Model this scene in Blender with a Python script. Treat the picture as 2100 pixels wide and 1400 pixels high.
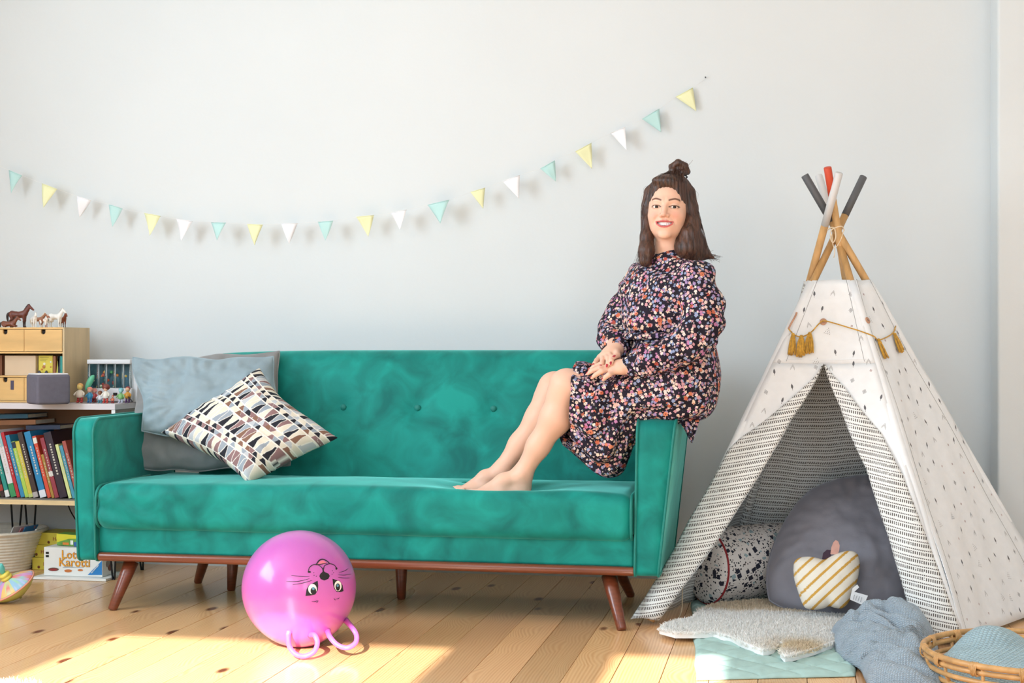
import bpy, bmesh, math, random
import numpy as np
from mathutils import Vector, Matrix
from mathutils import noise as mnoise

for _o in list(bpy.data.objects):
    bpy.data.objects.remove(_o)
SC = bpy.context.scene
COL = SC.collection
rnd = random.Random(7)
rad = math.radians

# ------------------------------------------------------------------ camera
TH = rad(10.67); FPX = 3000.0; HZ = 715.0; ZC = 0.95
cam_d = bpy.data.cameras.new('camera'); cam = bpy.data.objects.new('camera', cam_d); COL.objects.link(cam)
cam.location = (0, 0, ZC); cam.rotation_euler = (rad(90), 0, TH)
cam_d.sensor_width = 36; cam_d.lens = FPX / 2100 * 36; cam_d.shift_y = (HZ - 700) / 2100
cam_d.clip_start = 0.05
SC.camera = cam

# ------------------------------------------------------------------ view, sky, sun, window light
SC.view_settings.view_transform = 'Standard'; SC.view_settings.look = 'None'
SC.view_settings.gamma = 1; SC.view_settings.use_curve_mapping = False
SC.view_settings.exposure = -0.72
W = bpy.data.worlds.new('sky'); SC.world = W; W.use_nodes = True
_bg = W.node_tree.nodes['Background']
_bg.inputs['Color'].default_value = (0.75, 0.87, 1.0, 1); _bg.inputs['Strength'].default_value = 1.0

def sun_lamp():
    d = bpy.data.lights.new('sun', 'SUN'); o = bpy.data.objects.new('sun', d); COL.objects.link(o)
    d.energy = 25.0; d.color = (1.0, 0.94, 0.84); d.angle = rad(0.6)
    v = Vector((0.0, 5.12, -2.85)).normalized()
    o.rotation_euler = v.to_track_quat('-Z', 'Y').to_euler(); o.location = (0, -6, 4)
sun_lamp()
def window_light(name, loc, rot, sx, sy, watt, col):
    d = bpy.data.lights.new(name, 'AREA'); o = bpy.data.objects.new(name, d); COL.objects.link(o)
    d.shape = 'RECTANGLE'; d.size = sx; d.size_y = sy; d.energy = watt; d.color = col
    o.location = loc; o.rotation_euler = rot
# daylight at unseen windows; the rightmost street one added to light the tent
window_light('daylight_left_window', (-4.16, 2.6, 1.95), (0, rad(-90), 0), 1.7, 2.4, 260, (0.75, 0.885, 1.0))
for _x, _w, _p in ((-1.625, 1.25, 74), (-.355, .43, 27), (1.5, 1.0, 64)):
    window_light('street_daylight_and_fill', (_x, -.56, 1.95), (rad(90), 0, 0), _w, 1.9, _p, (0.80, 0.91, 1.0))

# ------------------------------------------------------------------ helpers
def at(px, py, Y=None, Z=None, D=None):
    """world point seen at a photo pixel, on the plane y=Y, z=Z or at depth D"""
    u = (px - 1050) / FPX; w = -(py - HZ) / FPX
    d = np.array([u * math.cos(TH) - math.sin(TH), u * math.sin(TH) + math.cos(TH), w])
    if Y is not None: t = Y / d[1]
    elif Z is not None: t = (Z - ZC) / d[2]
    else: t = D
    return np.array([0, 0, ZC]) + d * t
def at_plane(px, py, p0, n):
    u = (px - 1050) / FPX; w = -(py - HZ) / FPX
    d = np.array([u * math.cos(TH) - math.sin(TH), u * math.sin(TH) + math.cos(TH), w]); c = np.array([0, 0, ZC])
    return c + d * (np.dot(np.array(p0) - c, n) / np.dot(d, n))
def lin(c):
    return tuple((x / 255 / 12.92) if x / 255 <= .04045 else ((x / 255 + .055) / 1.055) ** 2.4 for x in c[:3])
def lin4(c): return lin(c) + (1.0,)
def wloc(o):
    v = Vector((0, 0, 0))
    while o is not None:
        v = v + o.location; o = o.parent
    return v
def tag(o, label=None, cat=None, group=None, kind=None):
    if label: o['label'] = label
    if cat: o['category'] = cat
    if group: o['group'] = group
    if kind: o['kind'] = kind
    return o
def thing(name, label, cat, loc, group=None):
    o = bpy.data.objects.new(name, None); COL.objects.link(o); o.location = tuple(loc); o.empty_display_size = .05
    return tag(o, label, cat, group)
def new(name, V, F, mat=None, parent=None, smooth=True, uv=None, col=None, label=None, cat=None, group=None, kind=None, solid=None, mats=None, origin=None, sub=0, loc=None):
    V = np.asarray(V, dtype=float).reshape(-1, 3)
    if parent is not None: off = np.array(wloc(parent)); o_loc = (0, 0, 0)
    elif origin is not None: off = np.array(origin, dtype=float); o_loc = tuple(off)
    else:
        off = np.array([(V[:, 0].min() + V[:, 0].max()) / 2, (V[:, 1].min() + V[:, 1].max()) / 2, V[:, 2].min()]); o_loc = tuple(off)
    me = bpy.data.meshes.new(name); me.from_pydata((V - off).tolist(), [], [tuple(int(i) for i in f) for f in F]); me.update()
    if uv is not None:
        ul = me.uv_layers.new(name='UVMap'); li = np.empty(len(me.loops), dtype=np.int32); me.loops.foreach_get('vertex_index', li)
        ul.data.foreach_set('uv', np.asarray(uv, dtype=np.float32)[li].ravel())
    if col is not None:
        a = me.color_attributes.new('Col', 'FLOAT_COLOR', 'POINT'); c = np.ones((len(V), 4), dtype=np.float32); c[:, :3] = col
        a.data.foreach_set('color', c.ravel())
    if smooth: me.polygons.foreach_set('use_smooth', [True] * len(me.polygons))
    ob = bpy.data.objects.new(name, me); COL.objects.link(ob); ob.location = o_loc
    if parent is not None: ob.parent = parent
    for m in (mats or ([mat] if mat else [])): me.materials.append(m)
    if sub:
        md = ob.modifiers.new('sub', 'SUBSURF'); md.levels = sub; md.render_levels = sub
    if solid:
        md = ob.modifiers.new('solid', 'SOLIDIFY'); md.thickness = solid; md.offset = 0
        if mats and len(mats) > 1: md.material_offset = 1; md.material_offset_rim = 0
    return tag(ob, label, cat, group, kind)

class MB:
    """collects shapes into one mesh"""
    def __init__(s): s.V = []; s.F = []; s.n = 0
    def add(s, V, F):
        V = np.asarray(V, dtype=float).reshape(-1, 3); s.V.append(V); s.F += [tuple(i + s.n for i in f) for f in F]; s.n += len(V); return s
    def box(s, x0, x1, y0, y1, z0, z1, b=0.0):
        return s.add(*(rbox(x0, x1, y0, y1, z0, z1, b, 1, 1, 1, 1) if b else boxm(x0, x1, y0, y1, z0, z1)))
    def tube(s, pts, r, n=10, cap=True): return s.add(*tube(pts, r, n, cap))
    def lathe(s, prof, c=(0, 0, 0), n=24): return s.add(*lathe(prof, c, n))
    def sphere(s, c, r, n=12, R=None): return s.add(*sphere(c, r, n, R))
    def xf(s, M):
        M = np.array(M)
        s.V = [v @ M[:3, :3].T + M[:3, 3] for v in s.V]; return s
    def get(s): return (np.concatenate(s.V) if s.V else np.zeros((0, 3))), s.F
    def build(s, name, mat, parent=None, smooth=True, **k):
        V, F = s.get(); return new(name, V, F, mat, parent, smooth, **k)
def boxm(x0, x1, y0, y1, z0, z1):
    V = [(x, y, z) for z in (z0, z1) for y in (y0, y1) for x in (x0, x1)]
    return V, [(0, 2, 3, 1), (4, 5, 7, 6), (0, 1, 5, 4), (2, 6, 7, 3), (0, 4, 6, 2), (1, 3, 7, 5)]
def rbox(x0, x1, y0, y1, z0, z1, r, nx=2, ny=2, nz=2, nr=3):
    """box with rounded edges, as a fine grid that can be displaced"""
    c = np.array([(x0 + x1) / 2, (y0 + y1) / 2, (z0 + z1) / 2]); h = np.array([x1 - x0, y1 - y0, z1 - z0]) / 2
    r = min(r, h.min() * .999)
    def ax(hh, n):
        a = hh - r; th = np.tan(np.linspace(0, math.pi / 4, nr + 1)[1:]) if nr else np.array([1.0])
        return np.concatenate([-(a + r * th[::-1]), np.linspace(-a, a, n + 1), a + r * th])
    A = [ax(h[0], nx), ax(h[1], ny), ax(h[2], nz)]
    idx = {}; V = []; F = []
    def vid(p):
        k = (round(p[0], 6), round(p[1], 6), round(p[2], 6))
        if k not in idx: idx[k] = len(V); V.append(p)
        return idx[k]
    for d in range(3):
        u, v = (d + 1) % 3, (d + 2) % 3
        for sgn in (-1, 1):
            g = []
            for i in A[u]:
                row = []
                for j in A[v]:
                    p = [0, 0, 0]; p[d] = sgn * h[d]; p[u] = i; p[v] = j; row.append(vid(tuple(p)))
                g.append(row)
            for i in range(len(A[u]) - 1):
                for j in range(len(A[v]) - 1):
                    q = (g[i][j], g[i + 1][j], g[i + 1][j + 1], g[i][j + 1]); F.append(q if sgn > 0 else q[::-1])
    V = np.array(V); q = np.clip(V, -(h - r), h - r); dd = V - q; L = np.linalg.norm(dd, axis=1, keepdims=True); L[L == 0] = 1
    return c + q + dd / L * r, F
def smooth_path(pts, n):
    """Catmull-Rom through points"""
    P = np.asarray(pts, dtype=float); m = len(P)
    P = np.vstack([2 * P[0] - P[1], P, 2 * P[-1] - P[-2]]); out = []
    for t in np.linspace(0, m - 1, n):
        i = min(int(t), m - 2); f = t - i; a, b, c, d = P[i], P[i + 1], P[i + 2], P[i + 3]
        out.append(.5 * ((2 * b) + (c - a) * f + (2 * a - 5 * b + 4 * c - d) * f * f + (3 * b - a - 3 * c + d) * f ** 3))
    return np.array(out)
def tube(pts, r, n=10, cap=True, closed=False):
    P = np.asarray(pts, dtype=float); m = len(P); R = np.full(m, r) if np.isscalar(r) else np.asarray(r, dtype=float)
    if closed: T = np.roll(P, -1, 0) - np.roll(P, 1, 0)
    else: T = np.gradient(P, axis=0)
    T /= np.maximum(np.linalg.norm(T, axis=1, keepdims=True), 1e-9)
    a = np.array([0, 0, 1.0]) if abs(T[0][2]) < .9 else np.array([1.0, 0, 0])
    N = np.cross(T[0], a); N /= np.linalg.norm(N); V = []; F = []
    ang = np.linspace(0, 2 * math.pi, n, endpoint=False)
    for i in range(m):
        N = N - T[i] * np.dot(N, T[i]); N /= max(np.linalg.norm(N), 1e-9); B = np.cross(T[i], N)
        V.append(P[i] + R[i] * (np.cos(ang)[:, None] * N + np.sin(ang)[:, None] * B))
    V = np.concatenate(V)
    for i in range(m if closed else m - 1):
        k = (i + 1) % m
        for j in range(n):
            F.append((i * n + j, i * n + (j + 1) % n, k * n + (j + 1) % n, k * n + j))
    if cap and not closed:
        F.append(tuple(range(n))[::-1]); F.append(tuple((m - 1) * n + j for j in range(n)))
    return V, F
def lathe(prof, c=(0, 0, 0), n=24):
    V = []; F = []; ang = np.linspace(0, 2 * math.pi, n, endpoint=False); m = len(prof)
    for r, z in prof:
        V.append(np.stack([c[0] + r * np.cos(ang), c[1] + r * np.sin(ang), np.full(n, c[2] + z)], 1))
    for i in range(m - 1):
        for j in range(n): F.append((i * n + j, i * n + (j + 1) % n, (i + 1) * n + (j + 1) % n, (i + 1) * n + j))
    if prof[0][0] > 1e-6: F.append(tuple(range(n))[::-1])
    if prof[-1][0] > 1e-6: F.append(tuple((m - 1) * n + j for j in range(n)))
    return np.concatenate(V), F
def sphere(c, r, n=12, R=None):
    r = np.array([r] * 3 if np.isscalar(r) else r); a = np.linspace(0, math.pi, n + 1); V, F = lathe([(max(math.sin(t), 1e-4), -math.cos(t)) for t in a], (0, 0, 0), 2 * n)
    V = V * r
    if R is not None: V = V @ np.array(R)[:3, :3].T
    return V + np.array(c), F
def grid(fn, nu, nv, closed_u=False):
    """fn(u,v)->xyz arrays; returns V, F, UV(0..1)"""
    us = np.linspace(0, 1, nu + 1); vs = np.linspace(0, 1, nv + 1); U, Vv = np.meshgrid(us, vs, indexing='ij')
    P = np.asarray(fn(U.ravel(), Vv.ravel())).reshape(-1, 3); F = []; k = nv + 1
    for i in range(nu):
        for j in range(nv): F.append((i * k + j, (i + 1) * k + j, (i + 1) * k + j + 1, i * k + j + 1))
    return P, F, np.stack([U.ravel(), Vv.ravel()], 1)
def prism(poly, o, ex, ey, ez, d):
    """2D polygon in the frame (ex,ey) at o, thickness d along ez"""
    o, ex, ey, ez = [np.array(v, dtype=float) for v in (o, ex, ey, ez)]; n = len(poly)
    V = [o + ex * p[0] + ey * p[1] + ez * s for s in (0, d) for p in poly]
    F = [tuple(range(n))[::-1], tuple(range(n, 2 * n))] + [(i, (i + 1) % n, n + (i + 1) % n, n + i) for i in range(n)]
    return V, F
def rotm(rx=0, ry=0, rz=0, loc=(0, 0, 0)):
    M = Matrix.Translation(Vector(loc)) @ Matrix.Rotation(rz, 4, 'Z') @ Matrix.Rotation(ry, 4, 'Y') @ Matrix.Rotation(rx, 4, 'X')
    return np.array(M)
def xfm(V, M): V = np.asarray(V, dtype=float); return V @ M[:3, :3].T + M[:3, 3]
def frame(ex, ez, loc):
    """matrix whose x axis is ex, z axis near ez"""
    ex = np.array(ex, dtype=float); ex /= np.linalg.norm(ex); ez = np.array(ez, dtype=float); ez -= ex * np.dot(ex, ez); ez /= np.linalg.norm(ez)
    M = np.eye(4); M[:3, 0] = ex; M[:3, 1] = np.cross(ez, ex); M[:3, 2] = ez; M[:3, 3] = loc; return M
def nz(P, s=1.0, seed=0.0, oct=2):
    """smooth noise -1..1 for an array of points"""
    return np.array([mnoise.fractal((p[0] * s + seed, p[1] * s - seed, p[2] * s + 2 * seed), 1.0, 2.0, oct) for p in np.asarray(P)])

# ---- signed distance fields and a surface-nets mesher (for bodies, hair, small animals)
def smin(a, b, k):
    h = np.clip(.5 + .5 * (b - a) / k, 0, 1); return b + (a - b) * h - k * h * (1 - h)
def smax(a, b, k): return -smin(-a, -b, k)
def s_caps(P, a, b, r1, r2=None):
    r2 = r1 if r2 is None else r2; a = np.array(a, dtype=np.float32); b = np.array(b, dtype=np.float32); ab = b - a
    h = np.clip(((P - a) @ ab) / max(float(ab @ ab), 1e-12), 0, 1)
    return np.linalg.norm(P - a - h[:, None] * ab, axis=1) - (r1 + (r2 - r1) * h)
def s_chain(P, pts, rs, k=.01):
    d = None
    for i in range(len(pts) - 1):
        e = s_caps(P, pts[i], pts[i + 1], rs[i], rs[i + 1]); d = e if d is None else smin(d, e, k)
    return d
def s_ell(P, c, r, R=None):
    q = P - np.array(c, dtype=np.float32)
    if R is not None: q = q @ np.array(R, dtype=np.float32)[:3, :3]
    r = np.array(r, dtype=np.float32); k0 = np.linalg.norm(q / r, axis=1); k1 = np.linalg.norm(q / (r * r), axis=1)
    return k0 * (k0 - 1) / np.maximum(k1, 1e-6)
def sdf_mesh(f, lo, hi, h):
    lo = np.array(lo, dtype=float); n = np.ceil((np.array(hi) - lo) / h).astype(int) + 1
    g = [lo[i] + np.arange(n[i]) * h for i in range(3)]
    q = 4; nc = -(-(n - 1) // q) + 1                       # coarse pass, then only the blocks near the surface
    gc = [lo[i] + np.arange(nc[i]) * h * q for i in range(3)]; X, Y, Z = np.meshgrid(*gc, indexing='ij')
    vc = f(np.stack([X.ravel(), Y.ravel(), Z.ravel()], 1).astype(np.float32)).reshape(X.shape)
    n = (nc - 1) * q + 1; g = [lo[i] + np.arange(n[i]) * h for i in range(3)]
    mn = np.abs(vc[:-1, :-1, :-1])
    for o in [(a, b, c) for a in (0, 1) for b in (0, 1) for c in (0, 1)][1:]: mn = np.minimum(mn, np.abs(vc[o[0]:vc.shape[0] - 1 + o[0], o[1]:vc.shape[1] - 1 + o[1], o[2]:vc.shape[2] - 1 + o[2]]))
    near = mn < h * q * 2.2
    val = np.repeat(np.repeat(np.repeat(vc, q, 0), q, 1), q, 2)[:n[0], :n[1], :n[2]].copy()
    need = np.zeros(tuple(n), bool); blk = np.repeat(np.repeat(np.repeat(near, q, 0), q, 1), q, 2)
    for o in [(a, b, c) for a in (0, 1) for b in (0, 1) for c in (0, 1)]: need[o[0]:o[0] + blk.shape[0], o[1]:o[1] + blk.shape[1], o[2]:o[2] + blk.shape[2]] |= blk
    I3 = np.argwhere(need); out = np.empty(len(I3), dtype=np.float32)
    for i in range(0, len(I3), 300000): out[i:i + 300000] = f((lo + I3[i:i + 300000] * h).astype(np.float32))
    val[need] = out
    ins = val < 0
    cs = (n[0] - 1, n[1] - 1, n[2] - 1); cnt = np.zeros(cs, dtype=np.int8); acc = np.zeros(cs + (3,), dtype=np.float32)
    corner = [(a, b, c) for a in (0, 1) for b in (0, 1) for c in (0, 1)]
    sl = lambda o: tuple(slice(o[i], o[i] + cs[i]) for i in range(3))
    for p in corner:
        for d in range(3):
            if p[d] == 0:
                q = list(p); q[d] = 1; A = val[sl(p)]; B = val[sl(q)]; m = (A < 0) != (B < 0)
                t = np.where(m, A / np.where(m, A - B, 1), 0)
                for e in range(3):
                    acc[..., e] += np.where(m, p[e] + (t if e == d else 0), 0)
                cnt += m
    act = cnt > 0; ids = -np.ones(cs, dtype=np.int64); ids[act] = np.arange(act.sum())
    I = np.argwhere(act); V = lo + (I + acc[act] / cnt[act][:, None]) * h
    F = []
    for d in range(3):
        u, v = (d + 1) % 3, (d + 2) % 3
        a = [slice(1, n[0] - 1), slice(1, n[1] - 1), slice(1, n[2] - 1)]; a[d] = slice(0, n[d] - 1); b = list(a); b[d] = slice(1, n[d])
        A = ins[tuple(a)]; B = ins[tuple(b)]
        for sgn, m in ((1, A & ~B), (-1, ~A & B)):
            J = np.argwhere(m); J = J + np.array([0 if i == d else 1 for i in range(3)])
            eu = np.zeros(3, dtype=int); eu[u] = 1; ev = np.zeros(3, dtype=int); ev[v] = 1
            q = [ids[tuple((J - o).T)] for o in (eu + ev, ev, 0 * eu, eu)]
            Q = np.stack(q, 1); F.append(Q if sgn > 0 else Q[:, ::-1])
    return V, np.concatenate(F)

# ------------------------------------------------------------------ materials
def nodes(m):
    m.use_nodes = True; t = m.node_tree; return t, t.nodes, t.links, t.nodes['Principled BSDF']
def M(name, rgb, rough=.6, var=.08, scale=9, bump=0.0, bscale=180, sheen=0.0, sheen_rgb=None, coat=0.0, metal=0.0, trans=0.0, sss=0.0, attr=False, spec=None, stretch=(1, 1, 1), rgb2=None, ior=None, detail=3):
    m = bpy.data.materials.new(name); t, N, L, b = nodes(m)
    tc = N.new('ShaderNodeTexCoord'); mp = N.new('ShaderNodeMapping'); mp.inputs['Scale'].default_value = stretch; L.new(tc.outputs['Object'], mp.inputs['Vector'])
    no = N.new('ShaderNodeTexNoise'); no.inputs['Scale'].default_value = scale; no.inputs['Detail'].default_value = detail; L.new(mp.outputs[0], no.inputs['Vector'])
    mx = N.new('ShaderNodeMix'); mx.data_type = 'RGBA'
    if attr:
        at_ = N.new('ShaderNodeAttribute'); at_.attribute_name = 'Col'; mx.blend_type = 'MULTIPLY'; mx.inputs[0].default_value = 1
        L.new(at_.outputs['Color'], mx.inputs[6])
        mr = N.new('ShaderNodeMapRange'); mr.inputs[3].default_value = 1 - var; mr.inputs[4].default_value = 1 + var * .4; L.new(no.outputs[0], mr.inputs[0]); L.new(mr.outputs[0], mx.inputs[7])
    else:
        c = np.array(lin(rgb)); c2 = np.array(lin(rgb2)) if rgb2 else None
        mr = N.new('ShaderNodeMapRange'); mr.inputs[1].default_value = .3; mr.inputs[2].default_value = .7; L.new(no.outputs[0], mr.inputs[0]); L.new(mr.outputs[0], mx.inputs[0])
        mx.inputs[6].default_value = tuple(np.clip(c * (1 - var * 1.5), 0, 1)) + (1,) if c2 is None else tuple(c) + (1,)
        mx.inputs[7].default_value = tuple(np.clip(c * (1 + var), 0, 1)) + (1,) if c2 is None else tuple(c2) + (1,)
    L.new(mx.outputs[2], b.inputs['Base Color'])
    b.inputs['Roughness'].default_value = rough; b.inputs['Metallic'].default_value = metal
    if spec is not None: b.inputs['Specular IOR Level'].default_value = spec
    if ior: b.inputs['IOR'].default_value = ior
    b.inputs['Coat Weight'].default_value = coat; b.inputs['Coat Roughness'].default_value = .08
    b.inputs['Sheen Weight'].default_value = sheen; b.inputs['Sheen Roughness'].default_value = .4
    if sheen_rgb: b.inputs['Sheen Tint'].default_value = lin4(sheen_rgb)
    b.inputs['Transmission Weight'].default_value = trans
    if sss: b.inputs['Subsurface Weight'].default_value = sss; b.inputs['Subsurface Radius'].default_value = (.02, .008, .004); b.inputs['Subsurface Scale'].default_value = .35
    if bump:
        n2 = N.new('ShaderNodeTexNoise'); n2.inputs['Scale'].default_value = bscale; n2.inputs['Detail'].default_value = 2; L.new(mp.outputs[0], n2.inputs['Vector'])
        bu = N.new('ShaderNodeBump'); bu.inputs['Strength'].default_value = bump; bu.inputs['Distance'].default_value = .004; L.new(n2.outputs[0], bu.inputs['Height']); L.new(bu.outputs[0], b.inputs['Normal'])
    return m
# ================================================================== the room
def floor_material():
    m = bpy.data.materials.new('pine_boards'); t, N, L, b = nodes(m)
    ge = N.new('ShaderNodeNewGeometry'); oi = N.new('ShaderNodeObjectInfo')
    ad = N.new('ShaderNodeVectorMath'); ad.operation = 'ADD'; cx = N.new('ShaderNodeCombineXYZ')
    mu = N.new('ShaderNodeMath'); mu.operation = 'MULTIPLY'; mu.inputs[1].default_value = 37.0; L.new(oi.outputs['Random'], mu.inputs[0])
    L.new(mu.outputs[0], cx.inputs[1]); L.new(mu.outputs[0], cx.inputs[2]); L.new(ge.outputs['Position'], ad.inputs[0]); L.new(cx.outputs[0], ad.inputs[1])
    mp = N.new('ShaderNodeMapping'); mp.inputs['Scale'].default_value = (1, .35, 1); L.new(ad.outputs[0], mp.inputs['Vector'])
    # knots: sparse cells, stretched along the board
    kp = N.new('ShaderNodeMapping'); kp.inputs['Scale'].default_value = (1, .42, 0); L.new(ad.outputs[0], kp.inputs['Vector'])
    vo = N.new('ShaderNodeTexVoronoi'); vo.inputs['Scale'].default_value = 7.0; vo.inputs['Randomness'].default_value = 1; L.new(kp.outputs[0], vo.inputs['Vector'])
    keep = N.new('ShaderNodeSeparateColor'); L.new(vo.outputs['Color'], keep.inputs[0])
    gt = N.new('ShaderNodeMath'); gt.operation = 'GREATER_THAN'; gt.inputs[1].default_value = .42; L.new(keep.outputs[0], gt.inputs[0])
    kr = N.new('ShaderNodeMapRange'); kr.inputs[1].default_value = .08; kr.inputs[2].default_value = .15; kr.inputs[3].default_value = 1; kr.inputs[4].default_value = 0; L.new(vo.outputs['Distance'], kr.inputs[0])
    kk = N.new('ShaderNodeMath'); kk.operation = 'MULTIPLY'; L.new(kr.outputs[0], kk.inputs[0]); L.new(gt.outputs[0], kk.inputs[1])
    # grain bends round the knots
    off = N.new('ShaderNodeMapRange'); off.inputs[1].default_value = 0; off.inputs[2].default_value = .5; off.inputs[3].default_value = .05; off.inputs[4].default_value = 0; L.new(vo.outputs['Distance'], off.inputs[0])
    no = N.new('ShaderNodeTexNoise'); no.inputs['Scale'].default_value = 2.2; no.inputs['Detail'].default_value = 2; L.new(mp.outputs[0], no.inputs['Vector'])
    a1 = N.new('ShaderNodeMath'); a1.operation = 'MULTIPLY'; a1.inputs[1].default_value = .10; L.new(no.outputs[0], a1.inputs[0])
    a2 = N.new('ShaderNodeMath'); L.new(a1.outputs[0], a2.inputs[0]); L.new(off.outputs[0], a2.inputs[1])
    sx = N.new('ShaderNodeSeparateXYZ'); L.new(ad.outputs[0], sx.inputs[0]); a3 = N.new('ShaderNodeMath'); L.new(sx.outputs[0], a3.inputs[0]); L.new(a2.outputs[0], a3.inputs[1])
    s1 = N.new('ShaderNodeMath'); s1.operation = 'MULTIPLY'; s1.inputs[1].default_value = 620; L.new(a3.outputs[0], s1.inputs[0]); s2 = N.new('ShaderNodeMath'); s2.operation = 'SINE'; L.new(s1.outputs[0], s2.inputs[0])
    gr = N.new('ShaderNodeMapRange'); gr.inputs[1].default_value = -1; gr.inputs[2].default_value = 1; L.new(s2.outputs[0], gr.inputs[0])
    fi = N.new('ShaderNodeTexNoise'); fi.inputs['Scale'].default_value = 9; fi.inputs['Detail'].default_value = 3; fm = N.new('ShaderNodeMapping'); fm.inputs['Scale'].default_value = (9, .3, 1); L.new(ad.outputs[0], fm.inputs['Vector']); L.new(fm.outputs[0], fi.inputs['Vector'])
    c1 = N.new('ShaderNodeMix'); c1.data_type = 'RGBA'; c1.inputs[6].default_value = lin4((246, 200, 144)); c1.inputs[7].default_value = lin4((216, 154, 92))
    gm = N.new('ShaderNodeMath'); gm.operation = 'MULTIPLY'; L.new(gr.outputs[0], gm.inputs[0]); L.new(fi.outputs[0], gm.inputs[1]); L.new(gm.outputs[0], c1.inputs[0])
    # each board its own tone
    hs = N.new('ShaderNodeHueSaturation'); vr = N.new('ShaderNodeMapRange'); vr.inputs[3].default_value = .80; vr.inputs[4].default_value = 1.1; L.new(oi.outputs['Random'], vr.inputs[0]); L.new(vr.outputs[0], hs.inputs['Value']); L.new(c1.outputs[2], hs.inputs['Color'])
    wn = N.new('ShaderNodeTexNoise'); wn.inputs['Scale'].default_value = .9; L.new(mp.outputs[0], wn.inputs['Vector'])
    hm = N.new('ShaderNodeMapRange'); hm.inputs[3].default_value = .485; hm.inputs[4].default_value = .505; L.new(wn.outputs[0], hm.inputs[0]); L.new(hm.outputs[0], hs.inputs['Hue'])
    c2 = N.new('ShaderNodeMix'); c2.data_type = 'RGBA'; L.new(kk.outputs[0], c2.inputs[0]); L.new(hs.outputs[0], c2.inputs[6]); c2.inputs[7].default_value = lin4((112, 50, 20))
    L.new(c2.outputs[2], b.inputs['Base Color']); b.inputs['Roughness'].default_value = .32
    rr = N.new('ShaderNodeMapRange'); rr.inputs[3].default_value = .20; rr.inputs[4].default_value = .42; L.new(wn.outputs[0], rr.inputs[0]); L.new(rr.outputs[0], b.inputs['Roughness'])
    b.inputs['Coat Weight'].default_value = .35; b.inputs['Coat Roughness'].default_value = .12
    bu = N.new('ShaderNodeBump'); bu.inputs['Strength'].default_value = .06; bu.inputs['Distance'].default_value = .002; L.new(gr.outputs[0], bu.inputs['Height']); L.new(bu.outputs[0], b.inputs['Normal'])
    return m
m_wall = M('white_wall_paint', (218, 223, 224), .75, .012, 1.6, bump=.10, bscale=55)
m_ceil = M('white_ceiling_paint', (242, 242, 240), .8, .01, 1.0)
m_frame = M('white_window_paint', (236, 236, 234), .4, .01, 5)
m_gapf = M('dark_floor_gap', (92, 58, 34), .8, .1, 5)
m_floor = floor_material()
XL, XR, YB, YF, ZT = -4.1, 2.9, 6.05, -.5, 3.15
fl = new('floor', *boxm(XL - .1, XR + .1, YF - .1, YB + .1, -.08, -.014), m_gapf, smooth=False, origin=(0, 0, -.08), kind='structure')
tag(fl, 'varnished pine floorboards with dark knots', 'floor')
def floorboards():
    w = .1385; x = XL; k = 0; V0, F0 = rbox(-w / 2 + .0009, w / 2 - .0009, -.5, .5, -.014, 0, .0012, 1, 1, 1, 1)
    cache = {}
    r = random.Random(3)
    while x < XR:
        cuts = [YF - .05]
        if r.random() < .45: cuts.append(r.uniform(4.3, 5.3) if r.random() < .5 else r.uniform(0, 4))
        cuts.append(YB + .05)
        for a, b in zip(cuts[:-1], cuts[1:]):
            V = V0.copy(); V[:, 1] = V[:, 1] * (b - a - .0012) + (a + b) / 2; V[:, 0] += x + w / 2
            V[:, 2] += r.uniform(-.0004, .0004)
            me = new('plank', V, F0, m_floor, fl, smooth=False)
        x += w; k += 1
floorboards()
# long wall behind the sofa, with a shallow pier at the right
wa = tag(new('wall_back', *boxm(XL - .1, XR + .1, YB, YB + .15, -.08, ZT), m_wall, smooth=False, kind='structure'), 'white painted wall behind the sofa', 'wall')
px_, _, _ = at(2046, 700, Y=YB - .2)
new('pier', *rbox(px_, XR, YB - .2, YB + .02, -.02, ZT - .001, .012, 1, 1, 1, 3), m_wall, wa)
def holed_wall(name, axis, pos, a0, a1, holes, label):
    """wall of thickness .15 outside `pos`, with rectangular openings (a0,a1,z0,z1) along the other axis"""
    mb = MB(); xs = [a0]
    def seg(s0, s1, z0, z1):
        if s1 - s0 < 1e-4 or z1 - z0 < 1e-4: return
        if axis == 'x': mb.box(pos - .15, pos, s0, s1, z0, z1)
        else: mb.box(s0, s1, pos - .15, pos, z0, z1)
    cur = a0
    for (h0, h1, z0, z1) in holes:
        seg(cur, h0, -.08, ZT); seg(h0, h1, -.08, z0); seg(h0, h1, z1, ZT); cur = h1
    seg(cur, a1, -.08, ZT)
    o = mb.build(name, m_wall, smooth=False, kind='structure'); return tag(o, label, 'wall')
HL = [(1.4, 3.8, 1.1, 2.8)]
HF = [(-2.25, -1.0, 1.0, 2.9), (-.57, -.14, 1.0, 2.9), (1.0, 2.0, 1.0, 2.9)]  # last opening is added, to brighten the tent front
holed_wall('wall_left', 'x', XL, YF - .1, YB + .1, HL, 'white painted wall with the tall window')
holed_wall('wall_front', 'y', YF, XL - .1, XR + .1, HF, 'white painted street wall with two windows and an added third')
tag(new('wall_right', *boxm(XR, XR + .15, YF - .1, YB + .1, -.08, ZT), m_wall, smooth=False, kind='structure'), 'white painted wall beyond the tent', 'wall')
tag(new('ceiling', *boxm(XL - .15, XR + .15, YF - .15, YB + .15, ZT, ZT + .1), m_ceil, smooth=False, kind='structure'), 'white ceiling', 'ceiling')
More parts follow.
